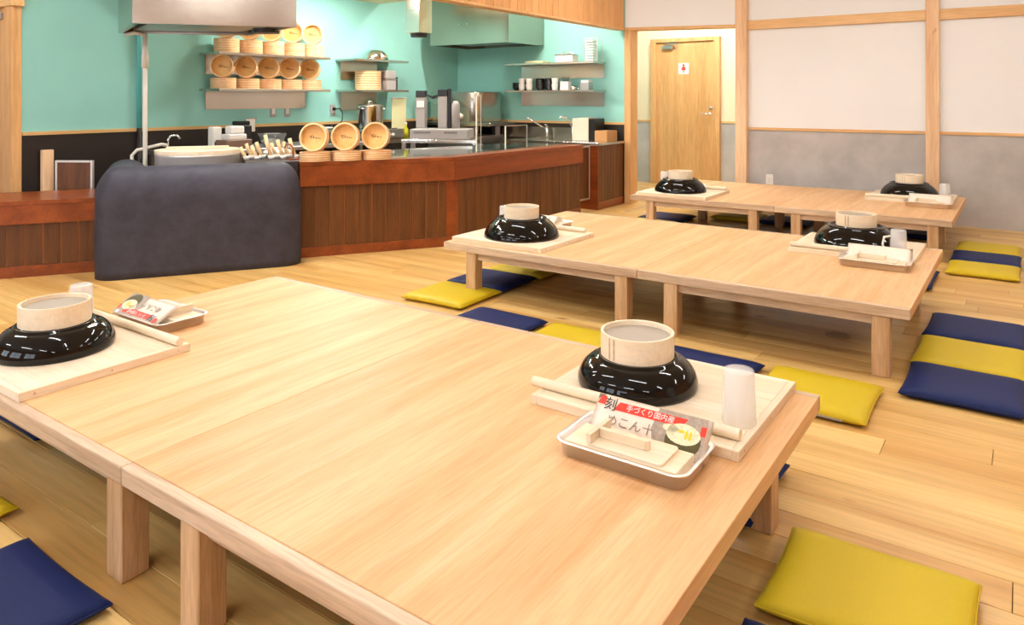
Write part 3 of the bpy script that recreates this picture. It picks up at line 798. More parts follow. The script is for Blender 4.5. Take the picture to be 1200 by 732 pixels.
# ---------------------------------------------------------------- right cabinet with sink run
cb2 = thing('sink_cabinet', 'brown plank-front cabinet under the steel worktop beside the wooden post', 'cabinet', (-3.88, 7.25, 0))
def cl_(x0, x1, y0, y1, z0, z1, bev=0): return box(B(), x0+3.88, x1+3.88, y0-7.25, y1-7.25, z0, z1, bev)
obj('carcass', cl_(-5.0, -3.755, 6.955, 7.585, 0, .68), W_DARK, cb2)
obj('side_panel', cl_(-4.02, -3.735, 6.94, 6.955, 0, .684), W_RED, cb2)
obj('plinth', cl_(-3.755, -3.735, 6.955, 7.545, 0, .08, .002), W_REDY, cb2)
y = 6.955
while y < 7.54:
    obj('front_board', cl_(-3.755, -3.739, y+.001, min(y+.07, 7.545)-.001, .0805, .684, .0015), W_DARK, cb2); y += .07
wt = thing('steel_worktop', 'long stainless worktop with sink and splashback under the right wall shelves', 'worktop', (-4.4, 7.3, .684))
def wl_(x0, x1, y0, y1, z0, z1, bev=0): return box(B(), x0+4.4, x1+4.4, y0-7.3, y1-7.3, z0-.684, z1-.684, bev)
obj('slab', wl_(-5.0, -3.72, 6.93, 7.585, .684, .712, .002), M_STEEL, wt)
obj('splashback', wl_(-5.45, -4.18, 7.565, 7.588, .712, .845, .002), M_STEEL, wt)
obj('rim', wl_(-5.0, -3.72, 6.925, 6.945, .70, .718, .003), M_STEEL, wt)
ft = thing('sink_frame', 'steel sink legs under the worktop behind the swing gate', 'sink', (-4.6, 7.0, 0))

bpy.data.objects.remove(ft)
def faucet(x, y, kind, label):
    t = thing('faucet', label, 'faucet', (x, y, .713))
    b = B(); cyl(b, 0, 0, 0, .13, .02); cyl(b, 0, 0, .13, .14, .023)
    obj('tap_body', b, M_CHROME, t, True)
    if kind == 0: pts = [(0, 0, .10), (-.08, -.06, .16), (-.17, -.13, .235), (-.19, -.145, .24), (-.195, -.15, .225)]
    else: pts = [(0, 0, .12), (-.02, -.03, .20), (-.07, -.06, .255), (-.11, -.09, .26), (-.13, -.11, .235)]
    obj('spout', tube(B(), pts, .011), M_CHROME, t, True)
    obj('lever', tube(B(), [(0, 0, .14), (.0, .0, .155), (-.03, -.02, .165)], .007), M_CHROME, t, True)
    return t
faucet(-4.73, 7.50, 0, 'chrome faucet with a long straight slanting spout over the sink')
faucet(-4.37, 7.50, 1, 'chrome faucet with a curved spout near the towel-draped box')
bx = thing('storage_bin', 'black box with a beige towel draped over it, on the steel worktop', 'box', (-4.10, 7.42, .7125))
obj('body', box(B(), -.09, .13, -.12, .12, 0, .25, .006), M_BLK, bx)
obj('towel', box(B(), -.155, .055, -.132, -.121, .0, .252, .004), M_CLOTH, bx)
obj('towel_top', box(B(), -.09, .055, -.121, .10, .2505, .258, .003), M_CLOTH, bx)
cdb = thing('cardboard_box', 'small brown cardboard box on the steel worktop by the post', 'box', (-3.90, 7.42, .7125))
obj('carton', box(B(), -.065, .09, -.13, .12, 0, .115, .002), M_CARD, cdb)
obj('flap', box(B(), -.06, .085, -.125, -.01, .1155, .118), M_CARD, cdb)
# shelf on the right wall
def shelf(name, label, x0, x1, y0, y1, zs, plates, axis, cat='shelf'):
    t = thing(name, label, cat, ((x0+x1)/2, (y0+y1)/2, zs[0]))
    ox, oy, oz = (x0+x1)/2, (y0+y1)/2, zs[0]
    for z in zs: obj('shelf_board', box(B(), x0-ox, x1-ox, y0-oy, y1-oy, z-.022-oz, z-oz, .002), M_STEEL, t)
    for (a0, a1, z0, z1) in plates:
        if axis == 'x': obj('back_plate', box(B(), a0-ox, a1-ox, y1-.006-oy, y1-oy, z0-oz, z1-oz), M_STEEL, t)
        else: obj('back_plate', box(B(), x0-ox, x0+.006-ox, a0-oy, a1-oy, z0-oz, z1-oz), M_STEEL, t)
    return t
shelf('wall_shelf', 'two-tier stainless wall shelf holding cups on the right teal wall', -5.22, -3.98, 7.30, 7.592, (1.287, 1.612), [(-5.16, -4.0, 1.10, 1.264), (-5.16, -4.0, 1.43, 1.589)], 'x')
shelf('wall_shelf', 'long two-tier stainless wall shelf stacked with wooden steamer trays', -6.192, -5.87, 3.86, 5.13, (1.283, 1.612), [(3.92, 5.06, 1.09, 1.260), (3.92, 5.06, 1.42, 1.589)], 'y')
shelf('wall_shelf', 'short two-tier stainless wall shelf with an upturned steel bowl on top', -6.192, -5.87, 5.48, 6.30, (1.287, 1.622), [(5.55, 6.10, 1.06, 1.264), (5.55, 6.10, 1.40, 1.599)], 'y')

# ---------------------------------------------------------------- steamer trays
def steam_mesh(R, h):
    return lathe(B(), [(R-.012, .004), (R-.012, 0), (R, 0), (R, h), (R-.012, h), (R-.012, .008)], 36)
def make_steamer(R, h, branded):
    t = thing('steamer_tray', '', 'steamer tray')
    b = B(); lathe(b, [(R-.011, 0), (R, 0), (R, h), (R-.011, h)], 36, close=True); obj('hoop', b, W_STEAM, t)
    b = B(); lathe(b, [(0, .006), (R-.0112, .006), (R-.0112, .013), (0, .013)], 36); obj('base_board', b, W_STEAMB, t)
    for zz in (.30, .78):
        b = B(); lathe(b, [(R, h*zz), (R+.0016, h*zz), (R+.0016, h*zz+.004), (R, h*zz+.004)], 36, close=True); obj('copper_band', b, M_COPPER, t)
    if branded:
        b = B()
        # small brushed mark: an upper short line and a row of strokes
        def stroke(x0, y0, x1, y1, w_):
            d = Vector((x1-x0, y1-y0)); p = Vector((-d.y, d.x)).normalized()*w_/2
            prism(b, [(x0-p.x, y0-p.y), (x1-p.x, y1-p.y), (x1+p.x, y1+p.y), (x0+p.x, y0+p.y)][::1], .0130, .0134)
        S = R/.105
        for q in ((-.042, .010, -.010, .013, .004), (-.040, -.002, -.030, .008, .006), (-.030, -.012, -.022, .004, .006), (-.014, -.010, -.006, .003, .006), (-.018, .002, .0, .004, .004),
                  (.006, -.010, .012, .002, .006), (.002, -.004, .018, -.006, .004), (.022, -.010, .030, .0, .005), (.032, -.008, .044, -.009, .005)):
            stroke(*[v*S for v in q])
        obj('burnt_mark', b, M_BRAND, t)
    return t
sR = .112; sh = .032
flat = make_steamer(sR, sh, False); upr = make_steamer(sR*.93, .062, True)
used = {'f': False, 'u': False}
ordn = ['leftmost', 'second', 'middle', 'fourth', 'rightmost']
lev = ['bottom', 'second from the bottom', 'third from the bottom', 'fourth from the bottom']
def put_s(kind, loc_, rz, label, group, tilt=0, scale=1):
    src = flat if kind == 'f' else upr
    if not used[kind]: used[kind] = True; o_ = src
    else: o_ = dup(src, loc_)
    o_.location = loc_; o_['label'] = label; o_['group'] = group; o_.scale = (scale,)*3
    o_.rotation_euler = (tilt, 0, rz)
    return o_
def stack(x, y, z, n, label_where, group, face, leanback, lean=.10, scale=1.0):
    for k in range(n):
        lab = 'topmost' if k == n-1 else lev[k]
        put_s('f', (x, y, z+k*(sh+.0004)*scale), random.random()*6, 'pale steamer tray, %s of %s' % (lab, label_where), group, 0, scale)
    # upright tray leaning on top, open side towards the room
    zc = z+n*(sh+.0004)*scale+sR*.93*scale+.001
    put_s('u', (x-face[0]*.01+leanback[0], y-face[1]*.01+leanback[1], zc), math.atan2(face[0], -face[1]), 'upright marked steamer tray atop %s' % label_where, group, PI/2-lean, scale)
for i in range(5):
    y_ = 4.0+i*.25
    stack(-6.03, y_, 1.2835, 3, '%s stack, lower long shelf' % ordn[i], 'steamer trays on the lower shelf', (.66, -.75), (0, 0))
    stack(-6.03, y_+.035, 1.6125, 4, '%s stack, upper long shelf' % ordn[i], 'steamer trays on the upper shelf', (.66, -.75), (0, 0))
for i, u_ in enumerate((.10, .335, .57)):
    x_, y_ = un(u_, -.065)
    stack(x_, y_, CZ+.0006, 2, ['left', 'middle', 'right'][i]+' stack, brown counter', 'steamer trays on the counter', (.50, -.866), (0, 0), .12, 1.03)
for k in range(4):
    put_s('f', (-6.02, 5.80, 1.288+k*.052), k, 'pale steamer tray, %s of the stack under the upturned steel bowl' % lev[k], 'steamer trays on the short shelf', 0, 1.35).scale = (1.30, 1.30, 1.6)

# ---------------------------------------------------------------- things on the right shelf
def lathe_thing(name, label, cat, prof, mat, loc_, group=None, n=28):
    o_ = obj(name, lathe(B(), prof, n, close=False), mat, None, True, loc_); return tag(o_, label, cat, group)
Z1, Z2 = 1.2875, 1.6125
bprof = [(0, 0), (.03, 0), (.034, .006), (.055, .03), (.06, .05), (.057, .05), (.05, .03), (.03, .012), (0, .012)]
for j, (x, n) in enumerate(((-5.14, 3), (-5.03, 5), (-4.80, 5), (-4.67, 5))):
    for k in range(n):
        lathe_thing('soup_bowl', 'small black bowl in the %s black stack on the cup shelf, %s' % (['shortest', 'second', 'third', 'last'][j], (['lowest', 'second up', 'third up', 'fourth up', 'top one'][k] if k < n-1 else 'top one')), 'bowl', bprof, M_BLK, (x, 7.46, Z1+k*.0235), 'black bowls on the cup shelf', 20)
tprof = [(0, 0), (.03, 0), (.036, .02), (.042, .07), (.042, .075), (.039, .075), (.033, .02), (0, .01)]
for j, (x, y, s_) in enumerate(((-5.00, 7.36, 1), (-4.895, 7.36, 1), (-4.555, 7.40, 1.0))):
    for k in range(2):
        o_ = lathe_thing('teacup', 'white teacup, %s of the pair, %s on the cup shelf' % (['lower', 'upper'][k], ['left pair before the black bowls', 'middle pair before the black bowls', 'right pair after the black bowls'][j]), 'cup', tprof, M_CERAM, (x, y, Z1+k*.068), 'white cups on the cup shelf')
cb3 = thing('cutlery_holder', 'white cutlery holder with dark utensils at the cup shelf middle', 'holder', (-4.42, 7.42, Z1))
obj('holder', box(B(), -.055, .055, -.04, .04, 0, .10, .004), M_CERAM, cb3)
for k in range(4): obj('utensil', tube(B(), [(-.03+.02*k, 0, .1005), (-.045+.03*k, .01, .155+.01*(k % 2))], .005, 6), M_DGREY, cb3)
gl = thing('metal_jug', 'small polished jug lying on the cup shelf beside the holder', 'jug', (-4.30, 7.40, Z1))
obj('body', lathe(B(), [(0, 0), (.035, 0), (.04, .03), (.025, .05), (.022, .05), (.036, .03), (0, .01)], 24), M_CHROME, gl, True)
obj('handle', tube(B(), [(.038, 0, .035), (.07, 0, .05), (.075, 0, .02), (.042, 0, .012)], .005, 8), M_CHROME, gl, True)
pc = thing('paper_box', 'small pale box of paper sheets at the right of the cup shelf', 'box', (-4.14, 7.42, Z1))
obj('carton', box(B(), -.055, .055, -.05, .05, 0, .09, .003), M_STEELD, pc)
for k in range(5): obj('sheet', box(B(), -.05, .05, -.046, .046, .0905+k*.005, .0945+k*.005), M_PAPER, pc)
o_ = tag(obj('serving_plate', box(B(), -.13, .13, -.08, .08, 0, .028, .006), M_CUTB, None, False, (-4.83, 7.44, Z2)), 'stacked pale rectangular dish on the upper cup shelf', 'dish')
tn = thing('lidded_tin', 'clear lidded container with white contents on the upper cup shelf', 'container', (-4.42, 7.44, Z2))
obj('box_wall', box(B(), -.12, .12, -.07, .07, 0, .085, .008), M_CERAM, tn)
obj('lid', box(B(), -.125, .125, -.075, .075, .0855, .097, .004), M_STEEL, tn)
obj('lid_knob', tube(B(), [(-.09, 0, .097), (-.05, 0, .122), (.05, 0, .122), (.09, 0, .097)], .005, 6), M_STEEL, tn)
rk = thing('wire_rack', 'tall wire rack with white plates stacked on the upper cup shelf', 'rack', (-4.07, 7.44, Z2))
for sx in (-.085, .085):
    for sy in (-.06, .06): obj('wire_post', box(B(), sx-.004, sx+.004, sy-.004, sy+.004, 0, .27), M_STEELD, rk)
for k in range(8):
    obj('plate', box(B(), -.078, .03, -.054, .054, .008+k*.031, .026+k*.031, .004), M_CERAM, rk)
obj('wire_rail', box(B(), -.089, .089, -.064, -.056, .266, .274), M_STEELD, rk)
# ---------------------------------------------------------------- short shelf items
lathe_thing('mixing_bowl', 'polished steel mixing bowl upside down on the short shelf', 'bowl', [(.155, 0), (.157, .004), (.145, .05), (.11, .10), (.06, .118), (0, .12), (0, .117), (.06, .115), (.107, .097), (.142, .05), (.152, 0)], M_CHROME, (-6.02, 5.90, 1.6225))
ct = thing('food_container', 'grey plastic food container with lid beside the steamer stack', 'container', (-6.02, 6.07, 1.2875))
obj('tub', box(B(), -.10, .10, -.075, .075, 0, .11, .006), M_GREYP, ct)
obj('lid', box(B(), -.104, .104, -.079, .079, .1105, .125, .004), M_STEELD, ct)
obj('upper_tub', box(B(), -.098, .098, -.073, .073, .1255, .22, .006), M_GREYP, ct)
dj = thing('jar', 'dark square jar at the right end of the short shelf', 'jar', (-6.04, 6.20, 1.2875))
obj('body', box(B(), -.06, .06, -.035, .035, 0, .13, .005), M_DGREY, dj); obj('lid', box(B(), -.062, .062, -.037, .037, .1305, .15, .004), M_BLK, dj)

# ---------------------------------------------------------------- steel back worktop on the left wall and what stands on it
bt = thing('back_worktop', 'long stainless worktop along the left teal wall', 'worktop', (-5.87, 4.75, 0))
obj('slab', box(B(), -.30, .335, -1.40, 1.35, .715, .75, .003), M_STEELD, bt)
for xx in (-.28, .30):
    for yy in (-1.35, -.5, .5, 1.30): obj('leg', box(B(), xx-.02, xx+.02, yy-.02, yy+.02, 0, .715), M_STEELD, bt)
obj('lower_shelf', box(B(), -.29, .31, -1.33, 1.28, .25, .27), M_STEELD, bt)
ZW = .7505
wbx = thing('paper_towel_dispenser', 'white upright box standing at the left of the tissue box', 'dispenser', (-5.9, 3.83, ZW)); obj('casing', box(B(), -.04, .04, -.045, .045, 0, .19, .008), M_PLASTW, wbx); obj('slot', box(B(), .04, .0415, -.03, .03, .02, .06), M_DGREY, wbx)
wb2 = thing('wooden_tray', 'low dark wooden box holding white tissues', 'box', (-5.72, 3.90, ZW))
obj('case', box(B(), -.08, .08, -.13, .13, 0, .08, .005), plain('walnut_box', lin(120, 92, 76), .5), wb2)
ts = thing('tissue_pack', 'white tissue bundle on top of the dark wooden box', 'tissues', (-5.72, 3.90, ZW+.0806))
obj('lower_sheets', box(B(), -.06, .06, -.09, .09, 0, .05, .01, 2), M_PAPER, ts); obj('upper_sheets', box(B(), -.05, .05, -.06, .075, .0505, .12, .014, 2), M_PAPER, ts)
bd_ = thing('black_dispenser', 'black dispenser below the trim by the white hanging cloth', 'dispenser', (-6.05, 4.21, ZW)); obj('casing', box(B(), -.07, .06, -.08, .07, 0, .19, .008), M_BLK, bd_); obj('top_cap', box(B(), -.06, .05, -.07, .06, .1905, .23, .01), M_BLK, bd_)
tw = thing('towel', 'small white cloth hanging on the wall right of the black dispenser', 'cloth', (-6.18, 4.39, .87)); obj('cloth', box(B(), -.002, .014, -.05, .05, 0, .125, .004), M_PAPER, tw); obj('hanging_bar', tube(B(), [(.02, -.06, .127), (.02, .06, .127)], .006), M_CHROME, tw)
gb = thing('glass_bowl', 'clear glass mixing bowl on the back worktop', 'bowl', (-5.68, 4.27, ZW)); obj('bowl_wall', lathe(B(), [(0, 0), (.06, 0), (.10, .05), (.13, .12), (.126, .12), (.096, .052), (.056, .006), (0, .006)], 32), M_GLASSB, gb, True)
def outlet(y, z, label, h=.12):
    t = thing('wall_outlet', label, 'outlet', (-6.20, y, z)); obj('cover_plate', box(B(), 0, .01, -.035, .035, -h/2, h/2, .003), M_GREYP, t); obj('switch', box(B(), .0102, .013, -.018, .018, -.03, .03), M_PLASTW, t); return t
outlet(4.67, 1.065, 'grey switch plate, left of two under the long shelf'); outlet(4.84, 1.065, 'grey switch plate, right of two under the long shelf')
op = outlet(5.44, 1.065, 'grey outlet with a black plug and lead above the trim')
obj('plug', box(B(), .0135, .04, -.014, .02, -.005, .03, .004), M_BLK, op)
obj('lead', tube(B(), [(.035, .02, .01), (.05, .06, .02), (.05, .10, -.03), (.05, .10, -.1), (.06, .06, -.15), (.08, .03, -.16)], .006, 8), M_BLK, op)
pl = thing('salad_plate', 'white plate of green food behind the steamer trays', 'plate', (-5.72, 4.86, ZW+.13))
obj('dish', lathe(B(), [(0, 0), (.06, 0), (.13, .022), (.128, .026), (.06, .006), (0, .006)], 32), M_CERAM, pl, True)
b = B(); bmesh.ops.create_icosphere(b, subdivisions=2, radius=.045); bmesh.ops.scale(b, vec=(1, 1, .35), verts=b.verts); obj('greens', b, M_GREENF, pl, True, (0, 0, .014))
ws = thing('kitchen_scale', 'steel kitchen scale carrying the white plate', 'scale', (-5.72, 4.86, ZW)); obj('body', box(B(), -.10, .10, -.11, .11, 0, .105, .006), M_DGREY, ws); obj('pan', box(B(), -.105, .105, -.115, .115, .1055, .1295, .004), M_STEEL, ws)
wk2 = thing('pan_lid', 'dark pan with lid standing on the back worktop near the stock pot', 'pan', (-5.9, 5.18, ZW)); obj('pan_body', lathe(B(), [(0, 0), (.11, 0), (.12, .10), (.115, .10), (.105, .006), (0, .006)], 32), M_DGREY, wk2, True); obj('lid', lathe(B(), [(.12, .1005), (.08, .13), (0, .145), (0, .14), (.08, .125), (.118, .1005)], 32), M_BLK, wk2, True); obj('lid_knob', tube(B(), [(0, -.02, .143), (0, 0, .165), (0, .02, .143)], .007), M_BLK, wk2, True)
sv = thing('gas_stove', 'steel gas stove with control knobs under the stock pot', 'stove', (-5.72, 5.60, ZW))
obj('body', box(B(), -.20, .20, -.25, .25, 0, .115, .004), M_STEEL, sv)
for k in range(3): obj('knob', lathe(B(), [(0, 0), (.014, 0), (.012, .016), (0, .016)], 14, Matrix.Translation((.2002, -.04+.06*k, .06)) @ Matrix.Rotation(PI/2, 4, 'Y')), M_PLASTW, sv)
pn = B()
for xx in (-.12, 0, .12): box(pn, xx-.006, xx+.006, -.22, .22, .1155, .122)
obj('pan_support', pn, M_BLK, sv)
kp = thing('stock_pot', 'tall polished steel stock pot with handles on the stove', 'pot', (-5.72, 5.55, ZW+.1225))
obj('pot_wall', lathe(B(), [(0, 0), (.128, 0), (.13, .004), (.13, .235), (.135, .24), (.128, .242), (.125, .235), (.125, .006), (0, .006)], 48), M_CHROME, kp, True)
obj('lid', lathe(B(), [(.133, .2425), (.12, .255), (0, .262), (0, .258), (.118, .251), (.128, .2425)], 40), M_STEEL, kp, True)
obj('lid_knob', tube(B(), [(0, -.03, .258), (0, -.028, .285), (0, .028, .285), (0, .03, .258)], .006), M_CHROME, kp, True)
for s in (-1, 1): obj('handle', tube(B(), [(.05, s*.118, .20), (.055, s*.16, .215), (-.055, s*.16, .215), (-.05, s*.118, .20)], .006), M_CHROME, kp, True)
ob_ = thing('oil_bottle', 'small bottle of yellow oil at the right of the stove', 'bottle', (-5.56, 5.92, ZW)); obj('glass', lathe(B(), [(0, 0), (.03, 0), (.03, .10), (.012, .13), (.012, .16), (0, .16)], 20), M_OLIVE, ob_, True); obj('cap', lathe(B(), [(0, .1605), (.014, .1605), (.014, .18), (0, .18)], 16), M_PLASTW, ob_)
cbb = thing('cutting_board', 'tall pale green cutting board leaning by the left teal wall', 'board', (-5.95, 6.22, ZW-.0))
obj('slab', box(B(), -.01, .01, -.115, .115, 0, .44, .006), M_CUTB, cbb)
obj('top_edge', box(B(), -.014, .014, -.12, .12, .4405, .452, .003), M_PLASTW, cbb)
# ---------------------------------------------------------------- noodle boiler on its table
tb = thing('steel_table', 'open stainless table under the grey boiler', 'table', (-5.07, 5.96, 0), .50)
obj('slab', box(B(), -.39, .40, -.22, .22, .73, .765, .003), M_STEEL, tb)
for xx in (-.365, .375):
    for yy in (-.195, .195): obj('leg', box(B(), xx-.02, xx+.02, yy-.02, yy+.02, 0, .73), M_STEEL, tb)
obj('lower_shelf', box(B(), -.38, .38, -.2, .2, .40, .42), M_STEELD, tb); obj('cross_bar', box(B(), -.37, .37, -.215, -.205, .64, .66), M_STEEL, tb)
nb = thing('noodle_boiler', 'grey vented boiler with two upright lifting posts on the steel table', 'boiler', (-5.09, 5.98, .7655), .50)
obj('casing', box(B(), -.31, .31, -.18, .18, 0, .105, .008), M_GREYP, nb)
vb = B()
for k in range(9): box(vb, -.26+k*.02, -.25+k*.02, -.182, -.1802, .06, .08)
for k in range(7): box(vb, .06+k*.02, .07+k*.02, -.182, -.1802, .06, .08)
obj('vent_slots', vb, M_DGREY, nb)
for xx, hh in ((-.24, .44), (.0, .45)):
    obj('lift_post', box(B(), xx-.05, xx+.05, .02, .12, .1055, hh, .006), M_GREYP, nb)
    obj('post_cap', box(B(), xx-.052, xx+.052, .015, .125, hh+.0005, hh+.07, .004), M_BLK, nb)
obj('display', box(B(), -.28, -.20, .012, .0195, .33, .40, .003), M_PLASTW, nb)
obj('black_rail', box(B(), .055, .085, .03, .10, .1055, .53, .004), M_BLK, nb)
obj('canister', lathe(B(), [(0, .1055), (.045, .1055), (.045, .36), (.02, .40), (0, .40)], 24, Matrix.Translation((.135, .06, 0))), M_GREYP, nb, True)
# ---------------------------------------------------------------- dishwasher and its arm
dw = thing('dishwasher', 'big mirror-steel dishwasher with a rounded front in the kitchen corner', 'dishwasher', (-5.76, 7.22, 0))
b = B(); prism(b, rrect(.40, .29, .12, 6), .90, 1.27, .015); obj('hood_cover', b, M_STEEL, dw, True)
obj('body', box(B(), -.39, .39, -.27, .28, 0, .74, .004), M_STEELD, dw)
obj('tank_rim', box(B(), -.41, .60, -.30, .30, .86, .8995, .004), M_STEEL, dw)
for sx in (-.36, .36): obj('pillar', box(B(), sx-.03, sx+.03, .10, .20, .74, .8595), M_STEELD, dw)
obj('apron_plate', box(B(), -.1, .37, -.24, -.22, .7405, .8595), M_GREYP, dw)
obj('lift_arm', tube(B(), [(-.30, -.50, 1.24), (.30, -.52, 1.0)], .022), M_STEEL, dw, True)
obj('arm_grip', tube(B(), [(.29, -.52, 1.004), (.36, -.522, .977)], .03), M_PLASTW, dw, True)
obj('arm_bracket', tube(B(), [(-.30, -.50, 1.24), (-.30, -.28, 1.2)], .02), M_BLK, dw)
# ---------------------------------------------------------------- glass screens on the counter
def screen(label, x, y0, y1, z1, first_edge=True):
    t = thing('counter_screen', label, 'screen', (x, (y0+y1)/2, CZ-.0028)); L = (y1-y0)/2
    obj('pane', box(B(), -.003, .003, -L, L, 0, z1), M_CLEAR, t)
    obj('edge_strip', box(B(), -.006, .006, -L-.008, -L-.0002, 0, z1+.004), M_EDGE, t)
    obj('edge_strip', box(B(), -.004, .004, L+.0002, L+.004, 0, z1), M_EDGE, t)
    obj('top_strip', box(B(), -.004, .004, -L, L, z1+.0002, z1+.004), M_EDGE, t)
    return t
screen('tall clear screen with a white edge at the counter bend', -4.10, 5.30, 5.36, .50)
screen('low clear screen standing on the right run of the counter', -4.06, 5.70, 6.06, .21)
ndl = thing('glass_dish', 'small clear glass dish on the worktop by the tall screen', 'dish', (-4.28, 5.55, CZ-.0028)); obj('dish_wall', lathe(B(), [(0, 0), (.05, 0), (.055, .04), (.051, .04), (.047, .006), (0, .006)], 28), M_GLASSB, ndl, True)

# ---------------------------------------------------------------- wooden handled tools in a rack by the cauldron
rkk = thing('tool_rack', 'rust-brown iron hook rack beside the wooden handled tools', 'rack', (-4.88, 3.72, CZ))
tkx, tky = -4.88, 3.72
bpy.data.objects.remove(rkk)
ux, uy = U.x, U.y
for k, (du, ln_, dz) in enumerate(((-.20, .10, .0), (-.155, .12, .0), (-.12, .11, 0), (-.08, .13, 0), (-.02, .19, 0), (.03, .12, 0), (.07, .15, 0), (.12, .13, 0), (.16, .16, 0))):
    x_, y_ = un(-.185+du*1.0, -.28-.10*(k % 2))
    t = thing('ladle', '%s wooden-handled ladle, counted from the cauldron side' % ['first', 'second', 'third', 'fourth', 'tallest, fifth', 'sixth', 'seventh', 'eighth', 'ninth'][k], 'ladle', (x_, y_, .7225), 0, 'wooden-handled ladles by the cauldron')
    obj('handle', tube(B(), [(0, 0, .012), (-ux*.03, -uy*.03, ln_*.6), (-ux*.045, -uy*.045, ln_)], .014, 10), W_STEAM, t, True)
    obj('scoop', lathe(B(), [(0, 0), (.02, .004), (.03, .03), (.026, .03), (.017, .008), (0, .005)], 18), M_PAPER, t, True)
ir = thing('iron_hook', 'rust-brown iron hook standing right of the ladles', 'hook', un(-.05, -.20)+(.7225,))
obj('hook_bar', tube(B(), [(0, 0, 0), (0, 0, .09), (-.012, -.02, .12), (-.03, -.045, .115), (-.035, -.05, .09)], .006), M_RUST, ir, True); obj('foot', box(B(), -.03, .03, -.05, .05, .0, .008), M_RUST, ir)
clb = thing('white_cloth_bundle', 'folded white cloth lying behind the ladles', 'cloth', un(-.14, -.54)+(.7225,)); b = B(); bmesh.ops.create_icosphere(b, subdivisions=3, radius=1); bmesh.ops.scale(b, vec=(.10, .12, .035), verts=b.verts); bmesh.ops.translate(b, vec=(0, 0, .035), verts=b.verts); obj('cloth', b, M_PAPER, clb, True)

# ---------------------------------------------------------------- hoods, duct, pipes
hq = [un(-1.144, -.047), un(-.05, .061), un(-.317, -.855), un(-1.334, -1.0)]
hc = Vector((sum(p[0] for p in hq)/4, sum(p[1] for p in hq)/4))
h1 = thing('range_hood', 'large brushed steel hood hanging above the hearth at the upper left', 'hood', (hc.x, hc.y, 1.72))
hql = [(p[0]-hc.x, p[1]-hc.y) for p in hq]
sk = B(); T_ = .012
def inset(poly, d):
    c = Vector((sum(p[0] for p in poly)/len(poly), sum(p[1] for p in poly)/len(poly)))
    return [tuple(c+(Vector(p)-c)*(1-d/((Vector(p)-c).length))) for p in poly]
hin = inset(hql, .05)
# skirt: four sheet panels with thickness
lo1 = [(x, y_, 0) for x, y_ in hql]; hi1 = [(x, y_, .5795) for x, y_ in hql]; lo2 = [(x, y_, 0) for x, y_ in hin]; hi2 = [(x, y_, .05) for x, y_ in hin]
loft(sk, [hi1, lo1, lo2, hi2], False, True); bmesh.ops.recalc_face_normals(sk, faces=sk.faces[:])
obj('skirt', sk, M_HOOD, h1)
obj('grease_channel', prism(B(), inset(hql, .16), .02, .0495), M_STEELD, h1)
fl = B(); lathe(fl, [(0, -.012), (.10, -.012), (.105, .02), (0, .02)], 28, Matrix.Translation((hql[1][0]*.45+hql[2][0]*.45, hql[1][1]*.45+hql[2][1]*.45, 0)) @ Matrix.Diagonal((1, 1, 1, 1)))
obj('filter_opening', fl, M_BLK, h1)
h2 = thing('range_hood', 'box-shaped mirror steel hood in the kitchen corner above the dishwasher', 'hood', (-5.42, 7.2, 1.835))
b = B(); b_lo = [(-.60, -.36), (.59, -.36), (.59, .38), (-.60, .38)]
loft(b, [[(x, y_, .914) for x, y_ in b_lo], [(x, y_, 0) for x, y_ in b_lo], [(x*.94, y_*.92, 0) for x, y_ in b_lo], [(x*.94, y_*.92, .10) for x, y_ in b_lo]], False, True); bmesh.ops.recalc_face_normals(b, faces=b.faces[:])
obj('canopy', b, M_HOOD, h2)
obj('filter', box(B(), -.4, .4, -.2, .2, .02, .095), M_STEELD, h2)
for dx in (-.03, .09): obj('stud', lathe(B(), [(0, 0), (.01, 0), (.008, .008), (0, .01)], 12, Matrix.Translation((dx-.1, -.3602, .24)) @ Matrix.Rotation(PI/2, 4, 'X')), M_CHROME, h2)
du = thing('exhaust_duct', 'upright square steel duct with a black collar left of the corner hood', 'duct', (-5.35, 5.90, 1.87))
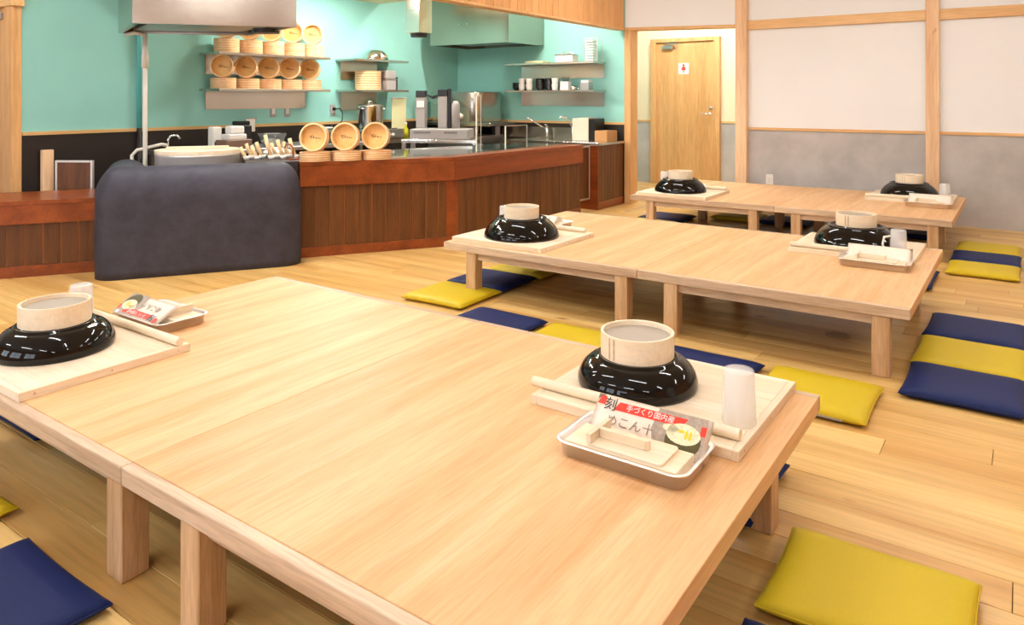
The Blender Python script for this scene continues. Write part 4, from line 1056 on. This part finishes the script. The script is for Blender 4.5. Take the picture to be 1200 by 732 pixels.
obj('duct_shell', box(B(), -.10, .10, -.10, .10, .02, .4295, .004), M_STEEL, du); obj('collar', lathe(B(), [(0, -.02), (.085, -.02), (.095, .0195), (0, .0195)], 28), M_BLK, du)
sp = thing('standing_pipe', 'white vertical pipe rising from behind the hearth to the big hood', 'pipe', (-5.80, 3.145, 0))
obj('pipe_run', tube(B(), [(0, 0, 0), (0, 0, 1.715)], .0175, 14), M_PIPE, sp, True)
obj('coupling', lathe(B(), [(0, 1.44), (.026, 1.44), (.026, 1.54), (.021, 1.55), (.021, 1.62), (0, 1.62)], 18), M_PIPE, sp, True)
obj('valve_loop', tube(B(), [(0, 0, 1.70), (-.05, -.06, 1.72), (-.10, -.11, 1.70)], .014), M_PIPE, sp, True)
obj('side_branch', tube(B(), [(-.05, -.08, .5), (-.05, -.08, .74), (-.03, -.05, .78), (.03, .12, .82), (.04, .16, .81)], .014), M_PIPE, sp, True)
cd = thing('wall_conduit', 'teal painted conduit running up the left teal wall', 'conduit', (-6.178, 3.30, 0)); obj('conduit_upper', tube(B(), [(0, 0, .941), (0, 0, 2.2995)], .020, 12), M_TEALP, cd, True); obj('conduit_lower', tube(B(), [(0, 0, 0), (0, 0, .9405)], .020, 12), M_BLACK, cd, True)
tpp = thing('faucet', 'small chrome swan-neck faucet left of the cauldron lid', 'faucet', (-5.98, 3.44, ZW)); obj('tap_body', lathe(B(), [(0, 0), (.02, 0), (.018, .03), (0, .03)], 16), M_CHROME, tpp, True); obj('spout', tube(B(), [(0, 0, .03), (0, 0, .09), (.015, .015, .125), (.05, .05, .13), (.07, .07, .10)], .009), M_CHROME, tpp, True)

# the middle table's right cup is a small jug with a handle
for o_ in bpy.data.objects:
    if o_.name.startswith('plastic_cup') and o_.get('label', '').endswith('right end of the middle table'):
        obj('handle', tube(B(), [(-.035, -.022, .105), (-.065, -.04, .10), (-.072, -.044, .06), (-.063, -.039, .025), (-.037, -.022, .02)], .006), M_PLASTW, o_, True)
        o_['label'] = 'frosted plastic jug with a handle, upside down, right end of the middle table'
